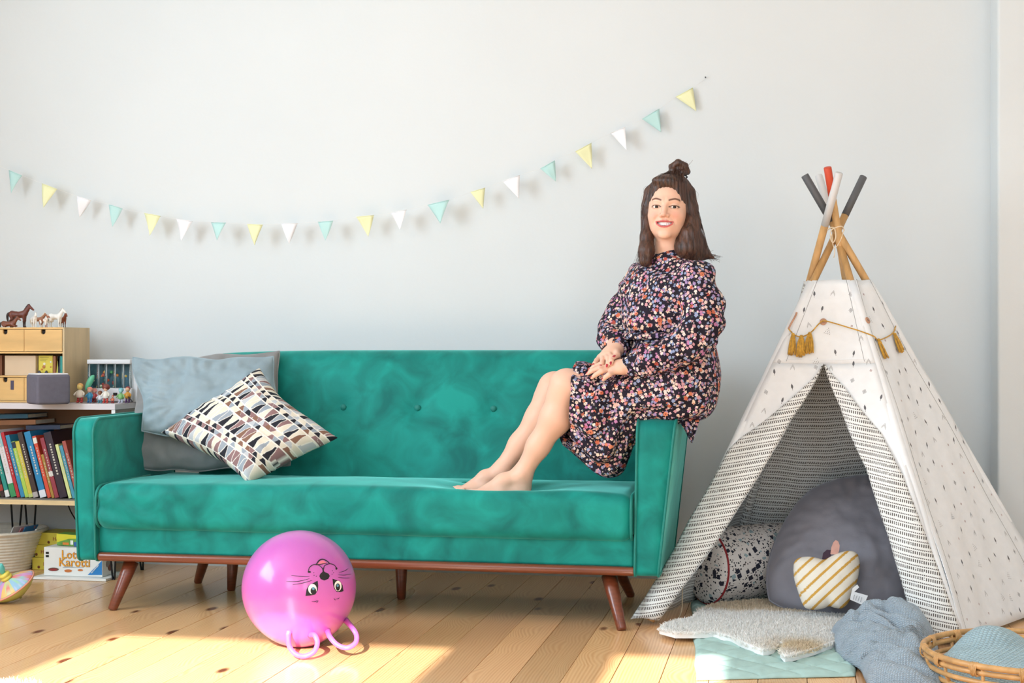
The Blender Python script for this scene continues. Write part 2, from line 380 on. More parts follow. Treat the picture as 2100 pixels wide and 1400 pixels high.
def window(n, axis, pos, h):
    a0, a1, z0, z1 = h; mb = MB(); w = .05
    def bar(s0, s1, q0, q1, d0=-.10, d1=-.05):
        if axis == 'x': mb.box(pos + d0, pos + d1, s0, s1, q0, q1)
        else: mb.box(s0, s1, pos + d0, pos + d1, q0, q1)
    bar(a0, a0 + w, z0, z1); bar(a1 - w, a1, z0, z1); bar(a0, a1, z0, z0 + w); bar(a0, a1, z1 - w, z1)
    if axis == 'x': bar((a0 + a1) / 2 - .03, (a0 + a1) / 2 + .03, z0, z1)
    o = mb.build('window_%d' % n, m_frame, smooth=False, kind='structure'); return tag(o, 'unseen white framed window', 'window')
window(1, 'x', XL, HL[0]); window(2, 'y', YF, HF[0]); window(3, 'y', YF, HF[1]); window(4, 'y', YF, HF[2])  # last window is unseen, added for light on the tent
# ================================================================== the sofa
def velvet(name, c, c2, hi):
    m = M(name, c, .62, rgb2=c2, scale=8.5, bump=.05, bscale=60, sheen=.8, sheen_rgb=hi, detail=8, spec=.25)
    N = m.node_tree.nodes
    for n in N:
        if n.type == 'TEX_NOISE' and n.inputs['Scale'].default_value == 8.5: n.inputs['Distortion'].default_value = .7
    return m
m_velvet = velvet('teal_velvet', (0, 106, 99), (16, 150, 138), (140, 238, 226))
m_pipe = M('teal_velvet_piping', (10, 124, 114), .6, .08, 20, sheen=.5, sheen_rgb=(120, 225, 205))
m_walnut = M('red_brown_stained_wood', (118, 58, 34), .32, .16, 22, stretch=(1, 1, 6), coat=.3, bump=.03, bscale=40)
m_walnut_x = M('red_brown_rail_wood', (124, 62, 36), .32, .16, 22, stretch=(.2, 6, 6), coat=.3)
FY = 4.95
def fx(px, Y=FY): return at(px, 900, Y=Y)[0]
sofa = thing('sofa', 'teal velvet sofa with buttoned back and angled wooden legs', 'sofa', (-1.49, 5.35, 0))
XIL, XIR = fx(196), fx(1302)      # inner faces of the arms
def seat_disp(V):
    x, y, z = V.T; d = np.zeros((len(V), 3)); top = np.clip((z - .38) / .06, 0, 1)
    u = np.clip((x - XIL) / (XIR - XIL), 0, 1); v = np.clip((y - 4.93) / .55, 0, 1)
    d[:, 2] += top * .022 * np.sin(math.pi * u) ** .4 * np.sin(math.pi * np.clip(v * .8 + .2, 0, 1))
    f = at(1020, 1014, Z=.43)
    g = np.exp(-(((x - f[0]) / .20) ** 2 + ((y - f[1] - .03) / .13) ** 2)); d[:, 2] -= top * .052 * g
    for bx_, by_ in ((620, 968), (953, 990)):
        b = at(bx_, by_, Z=.45); d[:, 2] -= top * .012 * np.exp(-(((x - b[0]) ** 2 + (y - b[1]) ** 2) / .05 ** 2))
    n = nz(V, 5.5, 3.0); d[:, 1] += np.where(y < 5.0, n * .007, 0); d[:, 2] += n * .003 * top
    # wrinkles fanning from the left front corner
    d[:, 1] += np.where(y < 5.02, .004 * np.sin((x * 1.2 + z * 2.5) * 34) * np.exp(-((x - XIL) / .35) ** 2), 0)
    return d
V, F = rbox(XIL - .004, XIR - .004, FY - .015, 5.60, .293, .452, .045, 70, 24, 8, 4); V = V + seat_disp(V)
seat = new('seat_cushion', V, F, m_velvet, sofa)
def ring_pipe(name, x, y0, y1, z0, z1, r, parent, rc):
    c = []
    for (cy, cz, a0) in ((y0 + rc, z1 - rc, 90), (y0 + rc, z0 + rc, 180)):
        for a in np.linspace(a0, a0 + 90, 8): c.append((x, cy + rc * math.cos(rad(a)), cz + rc * math.sin(rad(a))))
    pts = [(x, y1, z1)] + c + [(x, y1, z0)]
    return new(name, *tube(pts, r, 8), m_pipe, parent)
ring_pipe('piping', XIL + .006, FY - .012, 5.4, .297, .452, .005, seat, .05)
ring_pipe('piping', XIR - .012, FY - .012, 5.4, .297, .452, .005, seat, .05)
for bx_, by_ in ((620, 968), (953, 990)):
    b = at(bx_, by_, Z=.452); new('button', *sphere((b[0], b[1], .452), (.013, .013, .006), 8), m_pipe, seat)
# upholstered plinth under the cushion and the wooden rail
V, F = rbox(XIL, XIR - .004, FY + .02, 5.60, .205, .31, .012, 60, 6, 4, 3); V[:, 1] += np.where(V[:, 1] < 5.0, nz(V, 7, 9) * .004, 0)
new('plinth', V, F, m_velvet, sofa)
new('rail', *rbox(fx(197, FY + .0), fx(1303, FY + .0), FY + .0, FY + .05, .178, .208, .012, 2, 1, 1, 3), m_walnut_x, sofa)
new('rail', *rbox(XIL + .02, XIR - .02, 5.52, 5.57, .178, .208, .012, 2, 1, 1, 3), m_walnut_x, sofa)
# backrest, leaning, with buttons
BT = .945
def back_pt(V):
    V = V.copy(); t = np.clip((V[:, 2] - .40) / (BT - .40), 0, 1); V[:, 1] += t * .17
    return V
xb0, xb1 = fx(441, 5.7), XIR + .02
V, F = rbox(xb0, xb1, 5.48, 5.62, .38, BT, .045, 90, 4, 34, 4)
btn = [at(p, q, Y=5.585) for p, q in ((549, 834), (703, 835), (855, 836), (1011, 838), (1165, 839))]
fr = V[:, 1] < 5.53
for b in btn:
    g = ((V[:, 0] - b[0]) ** 2 + (V[:, 2] - b[2]) ** 2); V[:, 1] += np.where(fr, .020 * np.exp(-g / .045 ** 2) + .010 * np.exp(-g / .15 ** 2), 0)
V[:, 1] -= np.where(fr, .012 * np.sin(np.clip((V[:, 2] - .4) / .54, 0, 1) * math.pi), 0); V[:, 1] += np.where(fr, nz(V, 5, 5) * .005, 0)
V[:, 2] += np.where(V[:, 2] > .9, -.016 * np.exp(-((V[:, 0] - xb0) / .2)), 0)
back = new('backrest', back_pt(V), F, m_velvet, sofa)
for b in btn:
    t = (b[2] - .40) / (BT - .40); yy = 5.48 + .17 * t + .011; new('button', *sphere((b[0], yy, b[2]), (.0125, .006, .0125), 8), m_pipe, back)
# arms: upholstered boards with a rounded front top corner, splayed outwards
def arm(xi_t, xo_t, xi_b, xo_b, name_side, zt, zb=.178, y1=5.66):
    rc = .062; prof = []          # outline in y,z
    for a in np.linspace(0, 90, 9): prof.append((FY + rc - rc * math.cos(rad(a)), zt - rc + rc * math.sin(rad(a))))
    prof += [(y, zt - .0) for y in np.linspace(FY + rc + .05, y1 - .05, 10)]
    for a in np.linspace(90, 0, 6): prof.append((y1 - .05 + .05 * math.cos(rad(a)), zt - .05 + .05 * math.sin(rad(a))))
    prof += [(y1, z) for z in np.linspace(zt - .1, zb + .04, 6)]
    for a in np.linspace(0, -90, 4): prof.append((y1 - .025 + .025 * math.cos(rad(a)), zb + .025 + .025 * math.sin(rad(a))))
    prof += [(y, zb) for y in np.linspace(y1 - .08, FY + .06, 10)]
    for a in np.linspace(270, 180, 4): prof.append((FY + .022 + .022 * math.cos(rad(a)), zb + .022 + .022 * math.sin(rad(a))))
    prof += [(FY, z) for z in np.linspace(zb + .07, zt - rc - .03, 12)]
    prof = np.array(prof); n = len(prof); cy, cz = prof.mean(0); V = []; F = []
    lay = [(.0, .90), (.0, .97), (.035, 1), (.35, 1), (.65, 1), (.965, 1), (1, .97), (1, .90), ]
    def ring(s, k):
        t = (prof[:, 1] - zb) / (zt - zb); xi = xi_b + (xi_t - xi_b) * t; xo = xo_b + (xo_t - xo_b) * t
        ins = .012 if k < 1 else 0
        q = prof.copy()
        if k < 1:
            dirv = np.array([cy, cz]) - prof; dirv /= np.linalg.norm(dirv, axis=1, keepdims=True); q = prof + dirv * (.006 if k > .93 else .05)
        return np.stack([xi + (xo - xi) * s, q[:, 0], q[:, 1]], 1)
    for s, k in lay: V.append(ring(s, k))
    m = len(lay)
    for i in range(m - 1):
        for j in range(n): F.append((i * n + j, i * n + (j + 1) % n, (i + 1) * n + (j + 1) % n, (i + 1) * n + j))
    F.append(tuple(range(n))[::-1]); F.append(tuple((m - 1) * n + j for j in range(n)))
    V = np.concatenate(V); V[:, 1] += nz(V, 6, 1.5) * .003
    if xo_t < xi_t: F = [f[::-1] for f in F]
    a = new('armrest', V, F, m_velvet, sofa)
    for s in (.012, .988):
        r = ring(s, 1); new('piping', *tube(r, .0048, 8, closed=True), m_pipe, a)
    return a
arm(fx(190), fx(149), fx(196), fx(160), 'l', .695)
arm(fx(1306), fx(1386), fx(1301), fx(1350), 'r', .712)
def leg(top, bot, r0=.027, r1=.0165):
    p = np.array([top, bot]); pts = [p[0] + (p[1] - p[0]) * t for t in (0, .3, .6, .97, 1)]; new('leg', *tube(pts, [r0, r0 * .9, (r0 + r1) / 2 * .95, r1, r1 * .8], 18), m_walnut, sofa)
leg(at(270, 1150, Y=5.02), at(227, 1252, Z=0) + [0, 0.01, 0]); leg(at(1249, 1180, Y=5.02), at(1275, 1294, Z=0) + [0, .01, 0])
leg((at(480, 1100, Y=5.45)[0], 5.45, .19), (at(474, 1200, Y=5.45)[0], 5.45, 0)); leg((at(823, 1100, Y=5.38)[0], 5.38, .19), (at(823, 1200, Y=5.38)[0], 5.38, 0))
leg((XIL + .2, 5.54, .19), (XIL + .12, 5.6, 0)); leg((XIR - .16, 5.54, .19), (XIR - .08, 5.6, 0))
# ================================================================== the play tent
def lining_material():
    """white cloth printed with rows of tally strokes; uv in metres"""
    m = bpy.data.materials.new('tally_print_cotton'); t, N, L, b = nodes(m)
    uv = N.new('ShaderNodeUVMap'); s = N.new('ShaderNodeSeparateXYZ'); L.new(uv.outputs[0], s.inputs[0])
    def math_(op, a, c=None, d=None):
        n = N.new('ShaderNodeMath'); n.operation = op
        for i, v in enumerate((a, c, d)):
            if v is None: continue
            if isinstance(v, (int, float)): n.inputs[i].default_value = v
            else: L.new(v, n.inputs[i])
        return n.outputs[0]
    U, V = s.outputs[0], s.outputs[1]
    no = N.new('ShaderNodeTexNoise'); no.inputs['Scale'].default_value = 60; L.new(uv.outputs[0], no.inputs['Vector'])
    V2 = math_('ADD', V, math_('MULTIPLY', no.outputs[0], .002))
    row = math_('FRACT', math_('MULTIPLY', V2, 1 / .026))
    # wide band of slanted strokes
    band = math_('COMPARE', row, .32, .19)
    st = math_('FRACT', math_('ADD', math_('MULTIPLY', U, 1 / .0068), math_('MULTIPLY', row, .8)))
    n2 = N.new('ShaderNodeTexNoise'); n2.inputs['Scale'].default_value = 140; L.new(uv.outputs[0], n2.inputs['Vector'])
    stroke = math_('MULTIPLY', math_('COMPARE', st, .5, .27), math_('GREATER_THAN', n2.outputs[0], .36))
    # thin dotted line
    band2 = math_('COMPARE', row, .76, .075)
    st2 = math_('COMPARE', math_('FRACT', math_('MULTIPLY', U, 1 / .006)), .5, .33)
    ink = math_('MAXIMUM', math_('MULTIPLY', band, stroke), math_('MULTIPLY', band2, st2))
    mx = N.new('ShaderNodeMix'); mx.data_type = 'RGBA'; mx.inputs[6].default_value = lin4((238, 240, 238)); mx.inputs[7].default_value = lin4((92, 88, 84)); L.new(ink, mx.inputs[0])
    L.new(mx.outputs[2], b.inputs['Base Color']); b.inputs['Roughness'].default_value = .9; b.inputs['Sheen Weight'].default_value = .1
    return m
m_canvas = M('white_cotton_canvas', (240, 244, 247), .9, .02, 30, bump=.08, bscale=400, sheen=.1)
m_lining = lining_material()
m_ink = M('grey_textile_ink', (104, 104, 108), .9, .1, 30); m_ink_red = M('red_textile_ink', (150, 82, 74), .9, .1, 30); m_ink_pale = M('pale_grey_textile_ink', (152, 152, 152), .9, .1, 30)
m_pole = M('pale_beech_pole', (214, 168, 110), .5, .12, 14, stretch=(4, 4, .6))
m_tip = {'grey': M('dark_grey_paint', (92, 94, 97), .5, .04), 'white': M('light_grey_paint', (214, 214, 214), .5, .03), 'red': M('orange_red_paint', (206, 76, 46), .5, .04)}
m_cord = M('cream_cotton_cord', (226, 206, 176), .9, .1, 60)
m_mustard = M('mustard_wool', (206, 158, 62), .95, .22, 90, sheen=.3)
m_btn = M('pinkish_wood_button', (196, 150, 122), .5, .08, 40)
base = {'FL': np.array([-.470, 5.05, 0]), 'FR': np.array([.545, 4.87, 0]), 'RR': np.array([.97, 5.62, 0]), 'BK': np.array([.42, 5.95, 0]), 'RL': np.array([-.24, 5.86, 0])}
tips = {'FL': (1771, 362, 5.46, 'grey'), 'FR': (1679, 360, 5.49, 'white'), 'RR': (1650, 359, 5.33, 'grey'), 'BK': (1697, 343, 5.27, 'red'), 'RL': (1721, 354, 5.27, 'white')}
tent = thing('play_tent', 'white printed cotton play tent with five painted-tip poles', 'tent', (.25, 5.4, 0))
tipP = {k: at(v[0], v[1], Y=v[2]) for k, v in tips.items()}
def pol(k, z):
    z = np.asarray(z, dtype=float); t = z / tipP[k][2]; return base[k][None] + (tipP[k] - base[k])[None] * t[..., None].reshape(-1, 1)
cut = {'FL': 440, 'FR': 470, 'RR': 455, 'BK': 407, 'RL': 465}
for k in base:
    a, b = base[k], tipP[k]; d = (b - a) / np.linalg.norm(b - a)
    zc_ = at(0, cut[k], D=5.27)[2]; f = (zc_ - a[2]) / (b[2] - a[2]); c = a + (b - a) * f
    a2 = a + d * .012
    po = new('pole', *tube([a2, (a2 + c) / 2, c], .0135, 14), m_pole, tent)
    new('painted_tip', *tube([c, (c + b) / 2, b - d * .002, b], [.0140, .0140, .0140, .0125], 14), m_tip[tips[k][3]], po)
ZTOP, ZBOT = 1.19, .012
for k in base:
    q = pol(k, np.linspace(ZTOP - .004, .03, 14)); q = q + np.sin(np.arange(14) * 1.7)[:, None] * .0008; new('pole_sleeve', *tube(q, .0185, 14), m_lining if k in ('RL', 'BK') else m_canvas, tent, uv=[(j / 14 * .116, i * .09) for i in range(14) for j in range(14)])
cen = np.array([.25, 5.42, 0])
def panel_fn(k0, k1, sag=.015, out=.017, seed=0.0, hem=0.0):
    n = np.cross(base[k1] - base[k0], tipP[k0] - base[k0]); n /= np.linalg.norm(n)
    if np.dot(n, base[k0] - cen) < 0: n = -n
    def fn(u, v):
        z = ZTOP + (ZBOT - ZTOP) * v; A = pol(k0, z); B = pol(k1, z); P = A + (B - A) * u[:, None]
        w = out - sag * np.sin(math.pi * u) * (.3 + .7 * v) + .004 * np.sin(u * 23 + v * 9 + seed) * v + .0035 * np.sin(v * 14 + u * 7 + seed * 2)
        return P + n[None] * w[:, None]
    return fn, n
def panel(k0, k1, name, nu=24, nv=40, seed=0.0, sag=.015):
    fn, n = panel_fn(k0, k1, sag, seed=seed); V, F, uv = grid(fn, nu, nv)
    wd = np.linalg.norm(base[k1] - base[k0]); uvm = np.stack([uv[:, 0] * wd * (.16 + .84 * uv[:, 1]), uv[:, 1] * 1.3], 1)
    fa, fb, fc = V[F[0][0]], V[F[0][1]], V[F[0][2]]
    if np.dot(np.cross(fb - fa, fc - fa), n) < 0: F = [f[::-1] for f in F]
    return new(name, V, F, parent=tent, uv=uvm, mats=[m_canvas, m_lining], solid=.0024), fn, n
p_right, fn_r, n_r = panel('FR', 'RR', 'side_panel', seed=1)
panel('RR', 'BK', 'back_panel', seed=2); panel('BK', 'RL', 'back_panel', seed=3, sag=.05); panel('RL', 'FL', 'side_panel', seed=4)
# front: whole cloth above the opening, a strip on either side below it
fn_f, n_f = panel_fn('FL', 'FR', .006, seed=5)
p0f = fn_f(np.array([.5]), np.array([.5]))[0]
def front_uv(px, py):
    p = at_plane(px, py, p0f, n_f); v = (ZTOP - p[2]) / (ZTOP - ZBOT); z = p[2]; A = pol('FL', np.array([z]))[0]; B = pol('FR', np.array([z]))[0]
    return float(np.dot(p - A, B - A) / np.dot(B - A, B - A)), v
def curve(pts):
    q = sorted([front_uv(*p)[::-1] for p in pts]); vs = [a for a, _ in q]; us = [b for _, b in q]
    return lambda v: np.interp(v, vs, us)
Lin = curve([(1688, 750), (1683, 761), (1623, 861), (1580, 938), (1520, 1037), (1464, 1123), (1400, 1208), (1340, 1290)])
Lout = curve([(1687, 752), (1678, 767), (1597, 842), (1520, 900), (1494, 926), (1408, 1076), (1357, 1170), (1306, 1247), (1284, 1282)])
Rin = curve([(1690, 750), (1723, 838), (1777, 966), (1821, 1101), (1849, 1196), (1878, 1300), (1896, 1345)])
Rout = curve([(1692, 752), (1734, 801), (1807, 891), (1852, 979), (1890, 1079), (1921, 1161), (1953, 1252), (1978, 1320)])
v0 = front_uv(1688, 748)[1]
def strip(u0, u1, va, vb, name, nu, nv, lift=None, mats=None, parent=tent, solid=.0024, uvoff=0.0, slant=0.0):
    def fn(s, r):
        v = va + (vb - va) * r; a = u0(v); b = u1(v); u = a + (b - a) * s; P = fn_f(u, v)
        if lift is not None: P = P + n_f[None] * lift(s, r)[:, None]
        return P
    V, F, uv = grid(fn, nu, nv); fa, fb, fc = V[F[nv * (nu // 2) + nv // 2][0]], V[F[nv * (nu // 2) + nv // 2][1]], V[F[nv * (nu // 2) + nv // 2][2]]
    if np.dot(np.cross(fb - fa, fc - fa), n_f) < 0: F = [f[::-1] for f in F]
    ex = (base['FR'] - base['FL']); ex /= np.linalg.norm(ex); uvm = np.stack([(V - base['FL']) @ ex, (V - base['FL']) @ np.array([0, 0, 1.0]) * 1.05], 1)
    c, s_ = math.cos(slant), math.sin(slant); uvm = np.stack([uvm[:, 0] * c - uvm[:, 1] * s_, uvm[:, 0] * s_ + uvm[:, 1] * c], 1)
    return new(name, V, F, parent=parent, uv=uvm, mats=mats or [m_canvas, m_lining], solid=solid)
one = lambda c: (lambda v: np.full_like(v, c))
p_top = strip(one(0.0), one(1.0), 0.0, v0, 'front_panel', 20, 16)
p_l = strip(one(0.0), Lin, v0, 1.0, 'front_panel', 8, 40); p_r = strip(Rin, one(1.0), v0, 1.0, 'front_panel', 8, 40)
# the folded-back door flaps show the printed lining
wob = lambda s, r: .006 + .020 * np.sin(math.pi * np.clip(s, 0, 1)) ** .6 * (.35 + .65 * r) + .003 * np.sin(r * 26 + s * 5)
def lift_l(s, r): return wob(s, r) - .055 * np.clip(s - .55, 0, 1) ** 1.5 * np.clip((r - .35) * 3, 0, 1) + .0
strip(Lin, Lout, v0 + .005, 1.0, 'door_flap', 16, 60, lift=lift_l, mats=[m_lining, m_canvas], slant=rad(-12))
strip(Rin, Rout, v0 + .005, 1.0, 'door_flap', 16, 60, lift=wob, mats=[m_lining, m_canvas], slant=rad(12))
# small printed motifs on the outside
def motifs(fn, n, umin, umax, vmin, vmax, cnt, seed, parent, ok=lambda u, v: True, width=1.0):
    r = random.Random(seed); B = {'a': MB(), 'b': MB(), 'c': MB()}; placed = []
    def P(u, v): return fn(np.array([u]), np.array([v]))[0]
    tries = 0
    while len(placed) < cnt and tries < 9000:
        tries += 1
        u = r.uniform(umin, umax); v = math.sqrt(r.uniform(max(vmin, .01) ** 2, vmax ** 2))
        if not ok(u, v): continue
        p = P(u, v)
        if any(np.linalg.norm(p - q) < .058 for q in placed): continue
        placed.append(p); ex = P(u + .01, v) - p; ex /= np.linalg.norm(ex); ey = P(u, v - .01) - p; ey -= ex * np.dot(ex, ey); ey /= np.linalg.norm(ey); nn = np.cross(ex, ey)
        if np.dot(nn, n) < 0: nn = -nn
        a = r.uniform(-.35, .35); ex, ey = ex * math.cos(a) + ey * math.sin(a), ey * math.cos(a) - ex * math.sin(a)
        o = p + nn * .0016
        def quad(pts, key):
            V = [o + ex * x * .00132 + ey * y * .00132 for x, y in pts]; f = tuple(range(len(pts)))
            B[key].add(V, [f])
        k = r.choice('ldtcrl')
        if k == 'l': quad([(0, -7), (3, -1), (2.4, 4), (0, 9), (-2.4, 4), (-3, -1)], 'a'); quad([(-.5, -10), (.5, -10), (.5, -7), (-.5, -7)], 'a')
        elif k == 'd':
            for s in (7, 4.2, 1.8):
                for q in range(4):
                    a0, a1 = [(math.cos(q * math.pi / 2 + z * math.pi / 2) * s * .8, math.sin(q * math.pi / 2 + z * math.pi / 2) * s) for z in (0, 1)]
                    i0, i1 = [(x * (1 - .9 / s), y * (1 - .9 / s)) for x, y in (a0, a1)]; quad([a0, a1, i1, i0], 'a')
        elif k == 't':
            for row in range(4):
                for i in range(row + 1):
                    x = (i - row / 2) * 5; y = 8 - row * 5; quad([(x - .7, y - 1.4), (x + .7, y - 1.4), (x + .7, y + 1.4), (x - .7, y + 1.4)], 'c')
        elif k == 'c':
            for s in (0, 4):
                for g in (-1, 1): quad([(0, 8 - s), (g * 6, -3 - s), (g * 6.0, -4.6 - s), (0, 6.4 - s)][::g], 'c')
        else:
            for g in (0, 1):
                for q in range(4): 
                    c_ = math.cos(q * math.pi / 2 + .4); s_ = math.sin(q * math.pi / 2 + .4); c2, s2 = math.cos((q + 1) * math.pi / 2 + .4), math.sin((q + 1) * math.pi / 2 + .4); R = 3.6 - 2 * g
                    quad([(c_ * R, s_ * R), (c2 * R, s2 * R), (c2 * (R - .8), s2 * (R - .8)), (c_ * (R - .8), s_ * (R - .8))], 'b')
    for key, mm in (('a', m_ink), ('b', m_ink_red), ('c', m_ink_pale)):
        if B[key].n: B[key].build('printed_motifs', mm, parent, smooth=False, kind='stuff')
motifs(fn_r, n_r, .06, .96, .03, .98, 130, 2, p_right)
motifs(fn_f, n_f, .06, .95, .04, v0, 22, 5, p_top)
motifs(fn_f, n_f, .02, .5, v0, .52, 12, 8, p_l, ok=lambda u, v: u < Lout(v) - .03)
motifs(fn_f, n_f, .5, .99, v0, .45, 8, 9, p_r, ok=lambda u, v: u > Rout(v) + .03)
# stitched hem above the opening and seams beside the poles
for (ua, va, ub, vb) in ((.12, v0 - .01, .92, v0 - .012),):
    pts = [fn_f(np.array([ua + (ub - ua) * t]), np.array([va + (vb - va) * t]))[0] + n_f * .0016 for t in np.linspace(0, 1, 20)]
    new('hem_seam', *tube(pts, .0012, 6), m_canvas, p_top)
for uu in (.13, .90):
    pts = [fn_f(np.array([uu]), np.array([t]))[0] + n_f * .0014 for t in np.linspace(0, v0 * .98, 14)]; new('pole_seam', *tube(pts, .0008, 5), m_ink_pale, p_top)
for uu in (.06, .88):
    pts = [fn_r(np.array([uu]), np.array([t]))[0] + n_r * .0014 for t in np.linspace(0, 1, 24)]; new('pole_seam', *tube(pts, .0008, 5), m_ink_pale, p_right)
# cord knotted round the crossing poles, with two drilled holes
Ax = (pol('FL', np.array([1.36]))[0] + pol('RR', np.array([1.36]))[0]) / 2
k = at(1708, 478, Y=5.30)
lo = [at(1697, 471, Y=5.31), at(1706, 466, Y=5.29), at(1712, 470, Y=5.285), at(1714, 486, Y=5.285), at(1709, 497, Y=5.285), at(1704, 490, Y=5.285), at(1704, 474, Y=5.285), at(1711, 468, Y=5.285), at(1726, 464, Y=5.29), at(1731, 472, Y=5.31)]
new('knotted_cord', *tube(smooth_path(lo, 50), .0022, 7), m_cord, tent)
new('knotted_cord', *tube(smooth_path([at(1706, 480, Y=5.285), at(1708, 500, Y=5.284), at(1712, 515, Y=5.283), at(1710, 528, Y=5.29)], 16), .0018, 6), m_cord, tent)
new('knotted_cord', *tube(smooth_path([at(1731, 470, Y=5.285), at(1724, 492, Y=5.28), at(1714, 508, Y=5.285)], 12), .0015, 6), m_cord, tent)
# loose cord on the floor by the left pole
lc = [at(1400, 1196, Y=5.26), at(1399, 1225, Y=5.24), at(1398, 1250, Y=5.22), at(1391, 1268, Z=.004), at(1384, 1274, Z=.003)]
new('tie_cord', *tube(smooth_path(lc, 30), .0022, 6), m_cord, tent)
def on_panel(fn, n, px, py, lift):
    U, W = [a.ravel() for a in np.meshgrid(np.linspace(0, 1, 160), np.linspace(0, .6, 240))]; P = fn(U, W); R = P - np.array([0, 0, ZC]); xc = R[:, 0] * math.cos(TH) + R[:, 1] * math.sin(TH); dc = -R[:, 0] * math.sin(TH) + R[:, 1] * math.cos(TH)
    i = np.argmin((1050 + FPX * xc / dc - px) ** 2 + (HZ - FPX * R[:, 2] / dc - py) ** 2); return P[i] + n * lift
# wooden buttons
for (bx_, by_, f) in ((1689, 660, 'f'), (1777, 657, 'r')):
    n = n_f if f == 'f' else n_r; c = on_panel(fn_f if f == 'f' else fn_r, n, bx_, by_, .002); MM = frame(np.cross(n, [0, 0, 1]), n, c); mb = MB()
    mb.lathe([(.0, .0), (.0122, .0), (.0125, .0025), (.0115, .004), (.008, .0032), (.0, .003)], n=22).xf(MM); bo = mb.build('button', m_btn, tent)
    for a in range(4):
        mb = MB().lathe([(.0001, .0), (.0013, .0), (.0013, .0006), (.0001, .0006)], c=(.0028 * math.cos(a * 1.57 + .78), .0028 * math.sin(a * 1.57 + .78), .003), n=8).xf(MM); mb.build('hole', m_ink, bo)
# ------------------------------------------------------------------ tassel garland hung over the buttons
gar = thing('tassel_garland', 'mustard wool tassel garland strung across the tent front', 'garland', at(1690, 700, Y=5.2))
def onf(px, py, lift=.010): return at_plane(px, py, p0f, n_f) + n_f * lift
q_r = fn_r(np.array([.5]), np.array([.5]))[0]
def onr(px, py, lift=.006): return on_panel(fn_r, n_r, px, py, lift)
cp = [onf(1618, 676), onf(1630, 688), onf(1645, 692), onf(1664, 683), onf(1680, 666), onf(1690, 660, .012), onf(1710, 664), onf(1740, 673), onf(1762, 680, .012), onr(1784, 691, .008), onr(1798, 698), onr(1815, 693), onr(1829, 683), onr(1834, 670)]
new('cord', *tube(smooth_path(cp, 90), .0022, 7), m_mustard, gar)
def tassel(p, n, L=.078, r=.013, seed=0):
    rr = random.Random(seed); mb = MB(); ez = np.array([0, 0, 1.0]); ex = np.cross(n, ez); ex /= np.linalg.norm(ex); dn = np.cross(ex, n); dn = dn if dn[2] < 0 else -dn
    mb.sphere(p + dn * .006, .0065, 6)
    for i in range(30):
        a = rr.uniform(0, 6.28); q = math.sqrt(rr.random()) * r; o = ex * math.cos(a) * q + n * math.sin(a) * q * .55; l = L * rr.uniform(.86, 1.04)
        pts = [p + o * .25, p + o * .55 + dn * .014, p + o * .95 + dn * l * .5, p + o * 1.15 + dn * l + ex * rr.uniform(-.002, .002)]
        mb.tube(smooth_path(pts, 8), [.0016, .002, .0024, .0026, .0026, .0026, .0026, .0022], 5)
    t = mb.build('tassel', m_mustard, gar); new('binding', *tube([p + dn * .013, p + dn * .020], [.0072, .0076], 10), m_mustard, t)
for i, (x_, y_) in enumerate(((1628, 686), (1645, 690), (1662, 684))): tassel(onf(x_, y_, .016), n_f, seed=i)
for i, (x_, y_) in enumerate(((1796, 697), (1829, 684))): tassel(onr(x_, y_, .010), n_r, L=.075, seed=9 + i)
# wool loop knotted at the left pole, seen edge-on
lp = at(1634, 652, Y=5.31); new('side_loop', *tube(smooth_path([onf(1618, 676), at(1622, 664, Y=5.29), at(1631, 648, Y=5.30), at(1634, 640, Y=5.30)], 14), .0035, 7), m_btn, gar)
# ================================================================== paper bunting on the wall
m_fl = {'m': M('mint_paper', (188, 224, 220), .8, .02), 'y': M('pale_yellow_paper', (238, 238, 190), .8, .02), 'w': M('white_paper', (244, 244, 246), .8, .01)}
m_thread = M('white_thread', (232, 232, 230), .9, .02)
FL_ = [('m', (18, 349), (45, 360), (23, 396)), ('y', (86, 376), (117, 388), (89, 426)), ('w', (158, 402), (187, 411), (163, 446)), ('m', (223, 419), (251, 428), (230, 465)), ('y', (296, 437), (329, 443), (307, 483)), ('w', (362, 449), (395, 454), (371, 495)), ('m', (433, 456), (463, 457), (445, 493)), ('y', (507, 460), (539, 461), (522, 503)), ('w', (577, 459), (610, 458), (593, 500)), ('m', (652, 455), (683, 453), (667, 493)),
       ('y', (731, 445), (767, 441), (755, 485)), ('w', (801, 437), (834, 430), (820, 471)), ('m', (877, 420), (921, 410), (903, 458)), ('y', (965, 394), (995, 385), (991, 428)), ('w', (1031, 372), (1066, 359), (1064, 407)), ('m', (1108, 346), (1138, 329), (1140, 372)), ('y', (1180, 311), (1213, 293), (1214, 346)), ('w', (1252, 273), (1282, 261), (1285, 308)), ('m', (1317, 244), (1352, 223), (1356, 271)), ('y', (1386, 199), (1421, 180), (1428, 228))]
bun = thing('bunting', 'pastel paper bunting of yellow, mint and white pennants on the wall', 'bunting', at(720, 500, Y=6.0))
def buny(px): return float(np.interp(px, (-150, 0, 500, 900, 1300, 1447), (6.0, 5.975, 5.955, 5.965, 6.01, 6.042)))
line = [at(-150, 268, Y=buny(-150)), at(-60, 312, Y=buny(-60))]
for c, a, b, t in FL_: line += [at(*a, Y=buny(a[0])), at(*b, Y=buny(b[0]))]
line.append(at(1447, 161, Y=6.043))
new('thread', *tube(smooth_path(line, 260), .0005, 5), m_thread, bun)
